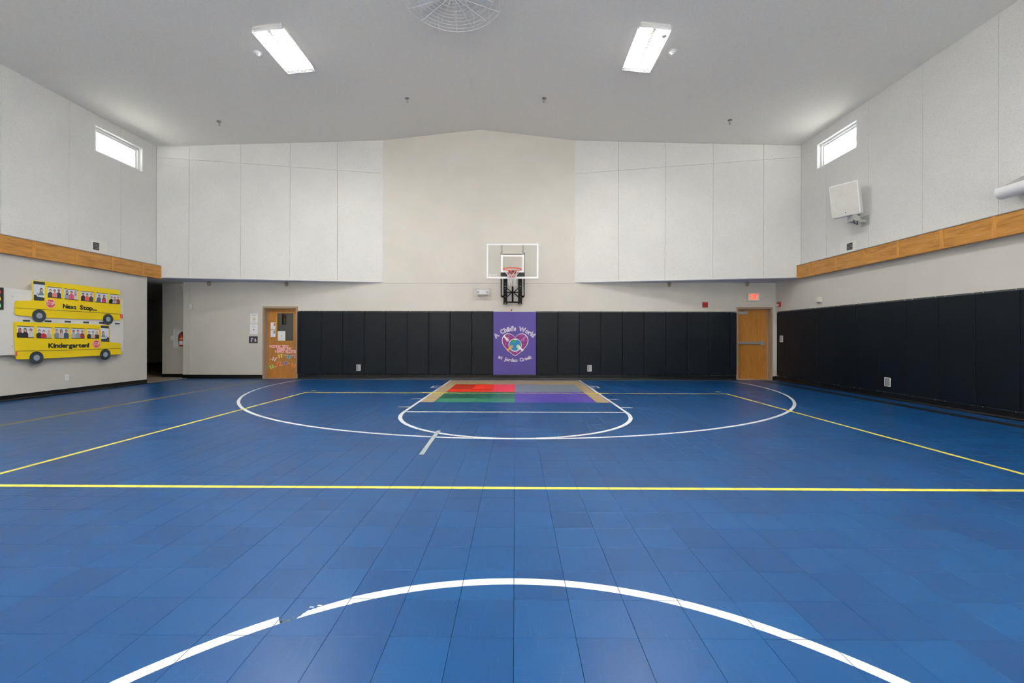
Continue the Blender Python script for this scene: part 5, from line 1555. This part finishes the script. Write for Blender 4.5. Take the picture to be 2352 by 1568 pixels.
def smooth_poly(pts, r=0.05, n=5):
    out = []
    m_ = len(pts)
    for i in range(m_):
        p0, p1, p2 = Vector(pts[i - 1]), Vector(pts[i]), Vector(pts[(i + 1) % m_])
        a = (p0 - p1); b = (p2 - p1); rr = min(r, a.length * 0.45, b.length * 0.45)
        s_, e_ = p1 + a.normalized() * rr, p1 + b.normalized() * rr
        for k in range(n + 1):
            t_ = k / n
            out.append(tuple((s_ * (1 - t_) + p1 * t_) * (1 - t_) + (p1 * (1 - t_) + e_ * t_) * t_))
    return out
SK = [(226, 176, 150), (198, 140, 112), (236, 196, 172), (206, 120, 100), (176, 120, 90)]
def photo(t, q, people, x, cab=0):
    """window strip with printed children; q = tl, tr, br, bl in (y, z)"""
    mb = MB().use(M['photo'])
    mb.face(mb.pts([(x, p[0], p[1]) for p in (q[3], q[2], q[1], q[0])]))
    def poly(pts, rgb, k):
        mb.use(pcol(rgb) if isinstance(rgb, tuple) else M[rgb])
        mb.face(mb.pts([(x + 0.0005 * k, *lerpq(q, a, b)) for a, b in pts]))
    W_ = (Vector(q[1]) - Vector(q[0])).length; H_ = (Vector(q[3]) - Vector(q[0])).length; ar = H_ / W_
    for i, (cx_, top, hair, skin, shirt, longh) in enumerate(people):
        hh = 0.27 if not cab else 0.24 / ar * 0.8
        if cab: hh = 0.17
        hw = hh * ar * 0.40
        base = 0.94 if not cab else 0.72
        ky = top + hh
        sw = hw * 2.1
        poly([(cx_ - sw, base), (cx_ - sw * 0.98, ky + 0.14), (cx_ - sw * 0.55, ky + 0.03), (cx_ - hw * 0.3, ky - 0.01), (cx_ + hw * 0.3, ky - 0.01), (cx_ + sw * 0.55, ky + 0.03), (cx_ + sw * 0.98, ky + 0.14), (cx_ + sw, base)][::-1], shirt, 2 + i % 2)
        if longh: poly([(cx_ + hw * 1.15 * cos(a * pi / 6), top + hh * 0.62 + hh * 0.85 * sin(a * pi / 6)) for a in range(12)], hair, 1 if longh == 1 else 4)
        poly([(cx_ + hw * 1.05 * cos(a * pi / 6), top + hh * 0.42 + hh * 0.48 * sin(a * pi / 6)) for a in range(12)], hair, 5)
        poly([(cx_ + hw * 0.80 * cos(a * pi / 6), top + hh * 0.58 + hh * 0.42 * sin(a * pi / 6)) for a in range(12)], SK[skin], 6)
        if False: poly([(cx_ - sw * 0.35, base - 0.10), (cx_ + sw * 0.35, base - 0.10), (cx_ + sw * 0.3, ky + 0.16), (cx_ - sw * 0.3, ky + 0.16)], tuple(min(255, int(c * 0.75 + 70)) for c in shirt), 7)
    if cab:
        d = cab
        poly([(0, 0), (1, 0), (1, 0.155), (0, 0.155)], (44, 54, 60), 8)
        poly([(0, 0.86), (1, 0.86), (1, 1), (0, 1)], (44, 54, 60), 8)
        f = (lambda a: a) if d > 0 else (lambda a: 1 - a)
        poly([(f(0), 0.72), (f(0.2), 0.70), (f(0.32), 0.80), (f(1.0), 0.84), (f(1.0), 0.88), (f(0), 0.88)], (44, 54, 60), 9)
        poly([(f(0.28), 0.60), (f(0.33), 0.60), (f(0.46), 0.76), (f(0.40), 0.76)], (60, 66, 76), 9)
    else:
        poly([(0, 0), (1, 0), (1, 0.05), (0, 0.05)], (34, 44, 34), 8)
        poly([(0, 0.94), (1, 0.94), (1, 1.0), (0, 1.0)], (34, 44, 34), 8)
    o = t.part('window_picture', mb); o['kind'] = 'stuff'
    return o
def wheel(t, c, r, x, rh=0.056):
    w = t.part('wheel', MB().use(M['charcoal']).prism(circle(c[0], c[1], r, n=36), x, x + 0.004, 0), label='charcoal paper wheel')
    t.part('hub', MB().use(M['hub']).prism(circle(c[0], c[1], rh, n=24), x + 0.004, x + 0.006, 0), parent=w)
def stop_sign(t, c, r, x):
    s_ = t.part('stop_sign', MB().use(M['sedge']).prism(circle(c[0], c[1], r, n=8, a0=pi / 8), x, x + 0.003, 0), label='red octagon reading STOP')
    t.part('face', MB().use(M['stop']).prism(circle(c[0], c[1], r * 0.88, n=8, a0=pi / 8), x + 0.003, x + 0.004, 0), parent=s_)
    for k, ch in enumerate('STOP'):
        mb = MB().use(M['white_p'])
        a = c[0] - r * 0.76 + r * 0.385 * k; b = a + r * 0.34
        put_text(mb, ch, ((a, c[1] - r * 0.36), (b, c[1] - r * 0.36), (b, c[1] + r * 0.40), (a, c[1] + r * 0.40)), lambda p: (x + 0.0046, p[0], p[1]), 0.0)
        t.part('letter', mb, parent=s_)
def lettering(t, s, bl, br, h, x, desc=0.0):
    """chunky cut letters standing along a base line from bl to br"""
    ww = []
    for ch in s:
        if ch == ' ': ww.append((0.55, 0, 0, 0)); continue
        V, F = text2d(ch, 1.0); xs = [v[0] for v in V]; zs = [v[1] for v in V]
        ww.append((max(xs) - min(xs) + 0.13, min(xs), min(zs), max(zs)))
    tot = sum(w[0] for w in ww); pos = 0
    for ch, (w, mx_, mz_, tz_) in zip(s, ww):
        if ch != ' ':
            f0 = (pos + 0.03) / tot; f1 = (pos + w - 0.03) / tot
            A = [bl[i] * (1 - f0) + br[i] * f0 for i in (0, 1)]; B = [bl[i] * (1 - f1) + br[i] * f1 for i in (0, 1)]
            lo = mz_ / 0.73 * h; hi = tz_ / 0.73 * h
            mb = MB().use(M['ink'])
            put_text(mb, ch, ((A[0], A[1] + lo), (B[0], B[1] + lo), (B[0], B[1] + hi), (A[0], A[1] + hi)), lambda p: (x, p[0], p[1]), 0.0, 0.0065)
            t.part('letter', mb)
        pos += w

X1 = -9.25
ub = Thing('paper_school_bus', 'upper yellow paper school bus heading left, reading Next Stop...', 'paper bus', (X1, 8.7, 1.5), 'two yellow paper school buses')
out = [(7.9668, 1.5864), (8.4751, 1.5593), (9.2332, 1.5602), (10.1216, 1.5705), (10.1163, 1.9668), (10.0941, 2.2711), (9.0556, 2.2792), (8.2497, 2.2672), (8.2619, 1.8758), (7.9663, 1.8514)]
def bus_body(t, out, x, r):
    sm = []
    sm = smooth_poly(out, r, 4)
    bd_ = t.part('body', MB().use(M['bus']).prism(sm, x - 0.012, x, 0))
    cx_ = sum(p[0] for p in sm) / len(sm)
    return bd_
bus_body(ub, out, X1, 0.05)
ub.part('stripe', MB().use(M['ink']).prism([(7.9666, 1.7158), (10.1212, 1.7112), (10.1212, 1.721), (7.9666, 1.7235)], X1, X1 + 0.001, 0))
P3 = [
    ([(8.5164, 2.1784), (8.7877, 2.1826), (8.7833, 1.9614), (8.5169, 1.9628)], [(.20, .22, (50, 40, 36), 0, (44, 56, 66), 0), (.50, .22, (70, 54, 44), 1, (226, 130, 120), 0), (.79, .18, (110, 70, 50), 3, (38, 54, 78), 0)]),
    ([(8.8335, 2.1758), (9.1184, 2.1722), (9.1172, 1.9519), (8.8405, 1.9596)], [(.20, .20, (60, 50, 46), 0, (150, 160, 172), 2), (.52, .16, (70, 50, 46), 3, (224, 82, 124), 0), (.80, .20, (150, 140, 130), 0, (206, 206, 204), 2)]),
    ([(9.173, 2.1657), (9.4616, 2.1634), (9.4471, 1.9466), (9.17, 1.951)], [(.20, .18, (60, 46, 44), 3, (52, 42, 52), 0), (.50, .19, (96, 76, 66), 1, (228, 96, 84), 0), (.82, .18, (110, 84, 76), 0, (70, 62, 66), 0)]),
    ([(9.5128, 2.1631), (9.7829, 2.1623), (9.7734, 1.9405), (9.4905, 1.9482)], [(.28, .20, (50, 42, 42), 1, (92, 96, 108), 0), (.72, .20, (110, 60, 54), 0, (206, 66, 100), 2)]),
    ([(9.8335, 2.1597), (10.0879, 2.1633), (10.0863, 1.9451), (9.8137, 1.9398)], [(.20, .24, (40, 36, 40), 0, (40, 36, 40), 0), (.52, .28, (120, 90, 76), 0, (170, 176, 190), 2), (.83, .20, (60, 44, 48), 0, (150, 60, 40), 0)]),
]
for q, pe in P3: photo(ub, q, pe, X1 + 0.001)
photo(ub, [(8.2641, 2.2563), (8.4692, 2.2581), (8.4593, 1.8922), (8.2735, 1.8864)], [(.70, .36, (96, 62, 48), 0, (104, 120, 130), 1)], X1 + 0.001, cab=1)
wheel(ub, (8.3674, 1.5934), 0.124, X1 + 0.004); wheel(ub, (9.7943, 1.5828), 0.122, X1 + 0.004)
stop_sign(ub, (8.5756, 1.8454), 0.094, X1 + 0.002)
ub.part('tail_lamp', MB().use(M['tail']).prism([(10.0957, 1.6241), (10.1647, 1.6114), (10.1688, 1.7117), (10.0954, 1.7157)], X1, X1 + 0.003, 0), label='coral paper tail lamp')
lettering(ub, 'Next', (8.813, 1.7733), (9.0844, 1.7649), 0.088, X1 + 0.0015); lettering(ub, 'Stop...', (9.1562, 1.7694), (9.5366, 1.764), 0.088, X1 + 0.0015)

lb = Thing('paper_school_bus', 'lower yellow paper school bus heading right, reading Kindergarten!', 'paper bus', (X1, 8.7, 0.8), 'two yellow paper school buses')
out = [(7.9845, 0.7641), (8.7261, 0.7556), (10.1472, 0.7742), (10.1189, 0.9121), (10.1186, 1.0332), (9.8422, 1.0602), (9.8311, 1.4514), (8.7892, 1.4575), (7.9457, 1.4624), (7.957, 1.1242)]
bus_body(lb, out, X1, 0.02)
lb.part('stripe', MB().use(M['ink']).prism([(7.9721, 0.9159), (8.7257, 0.9024), (10.1189, 0.9062), (10.1188, 0.916), (8.7257, 0.9108), (7.9721, 0.9236)], X1, X1 + 0.001, 0))
P4 = [
    ([(7.9927, 1.3898), (8.2759, 1.3825), (8.2763, 1.1617), (7.9958, 1.1672)], [(.16, .22, (140, 84, 60), 3, (28, 30, 44), 2), (.48, .22, (80, 50, 46), 0, (30, 32, 40), 2), (.82, .20, (60, 50, 46), 1, (220, 214, 208), 0)]),
    ([(8.3311, 1.3838), (8.5983, 1.3735), (8.5988, 1.1491), (8.3287, 1.1567)], [(.15, .24, (90, 70, 64), 0, (36, 40, 46), 0), (.45, .30, (50, 44, 46), 2, (190, 44, 54), 0), (.80, .27, (220, 150, 130), 0, (200, 190, 190), 0)]),
    ([(8.6532, 1.378), (8.9265, 1.3702), (8.927, 1.1477), (8.6537, 1.1489)], [(.15, .20, (60, 46, 42), 0, (130, 140, 160), 0), (.47, .22, (84, 64, 58), 1, (204, 188, 176), 1), (.82, .18, (70, 44, 38), 3, (50, 80, 116), 0)]),
    ([(8.9805, 1.3713), (9.2552, 1.3609), (9.2557, 1.1445), (8.981, 1.1475)], [(.17, .20, (50, 40, 40), 1, (190, 186, 190), 0), (.50, .18, (60, 50, 44), 0, (150, 160, 176), 0), (.83, .20, (90, 52, 48), 3, (150, 44, 56), 0)]),
    ([(9.3114, 1.3655), (9.5779, 1.3558), (9.5822, 1.1412), (9.3156, 1.1443)], [(.18, .26, (120, 84, 76), 2, (44, 38, 48), 0), (.50, .26, (50, 42, 40), 0, (200, 176, 164), 0), (.83, .24, (190, 160, 130), 0, (70, 34, 50), 2)]),
]
for q, pe in P4: photo(lb, q, pe, X1 + 0.001)
photo(lb, [(9.6223, 1.4365), (9.8109, 1.4281), (9.8218, 1.068), (9.6309, 1.0777)], [(.30, .38, (92, 60, 50), 0, (120, 134, 130), 1)], X1 + 0.001, cab=-1)
wheel(lb, (8.3206, 0.7803), 0.122, X1 + 0.004); wheel(lb, (9.7301, 0.7854), 0.124, X1 + 0.004)
stop_sign(lb, (9.5192, 1.0257), 0.094, X1 + 0.002)
lb.part('tail_lamp', MB().use(M['tail']).prism([(7.9723, 0.8311), (8.0019, 0.8251), (7.999, 0.9072), (7.9721, 0.9113)], X1, X1 + 0.003, 0), label='coral paper tail lamp')
lettering(lb, 'Kindergarten!', (8.5373, 0.9679), (9.3618, 0.9596), 0.09, X1 + 0.0015)

# paper traffic light at the left edge of the picture
ty1 = 7.7758; tz1 = 2.0705; tz0 = 1.6724
tl = Thing('paper_traffic_light', 'black paper traffic light with three round lamps at the left end of the display board', 'paper traffic light', (-9.24, ty1 - 0.1, tz0))
tl.part('panel', MB().use(M['ink']).box(BX + 0.0015, ty1 - 0.26, tz0, -9.24, ty1, tz1))
cy_ = ty1 - 0.105
for c, fz in (((240, 60, 50), 0.20), ((250, 206, 60), 0.51), ((110, 206, 160), 0.82)):
    tl.part('lamp_disc', MB().use(pcol(c)).prism(circle(cy_, tz1 - (tz1 - tz0) * fz, 0.060, n=24), -9.24, -9.236, 0))
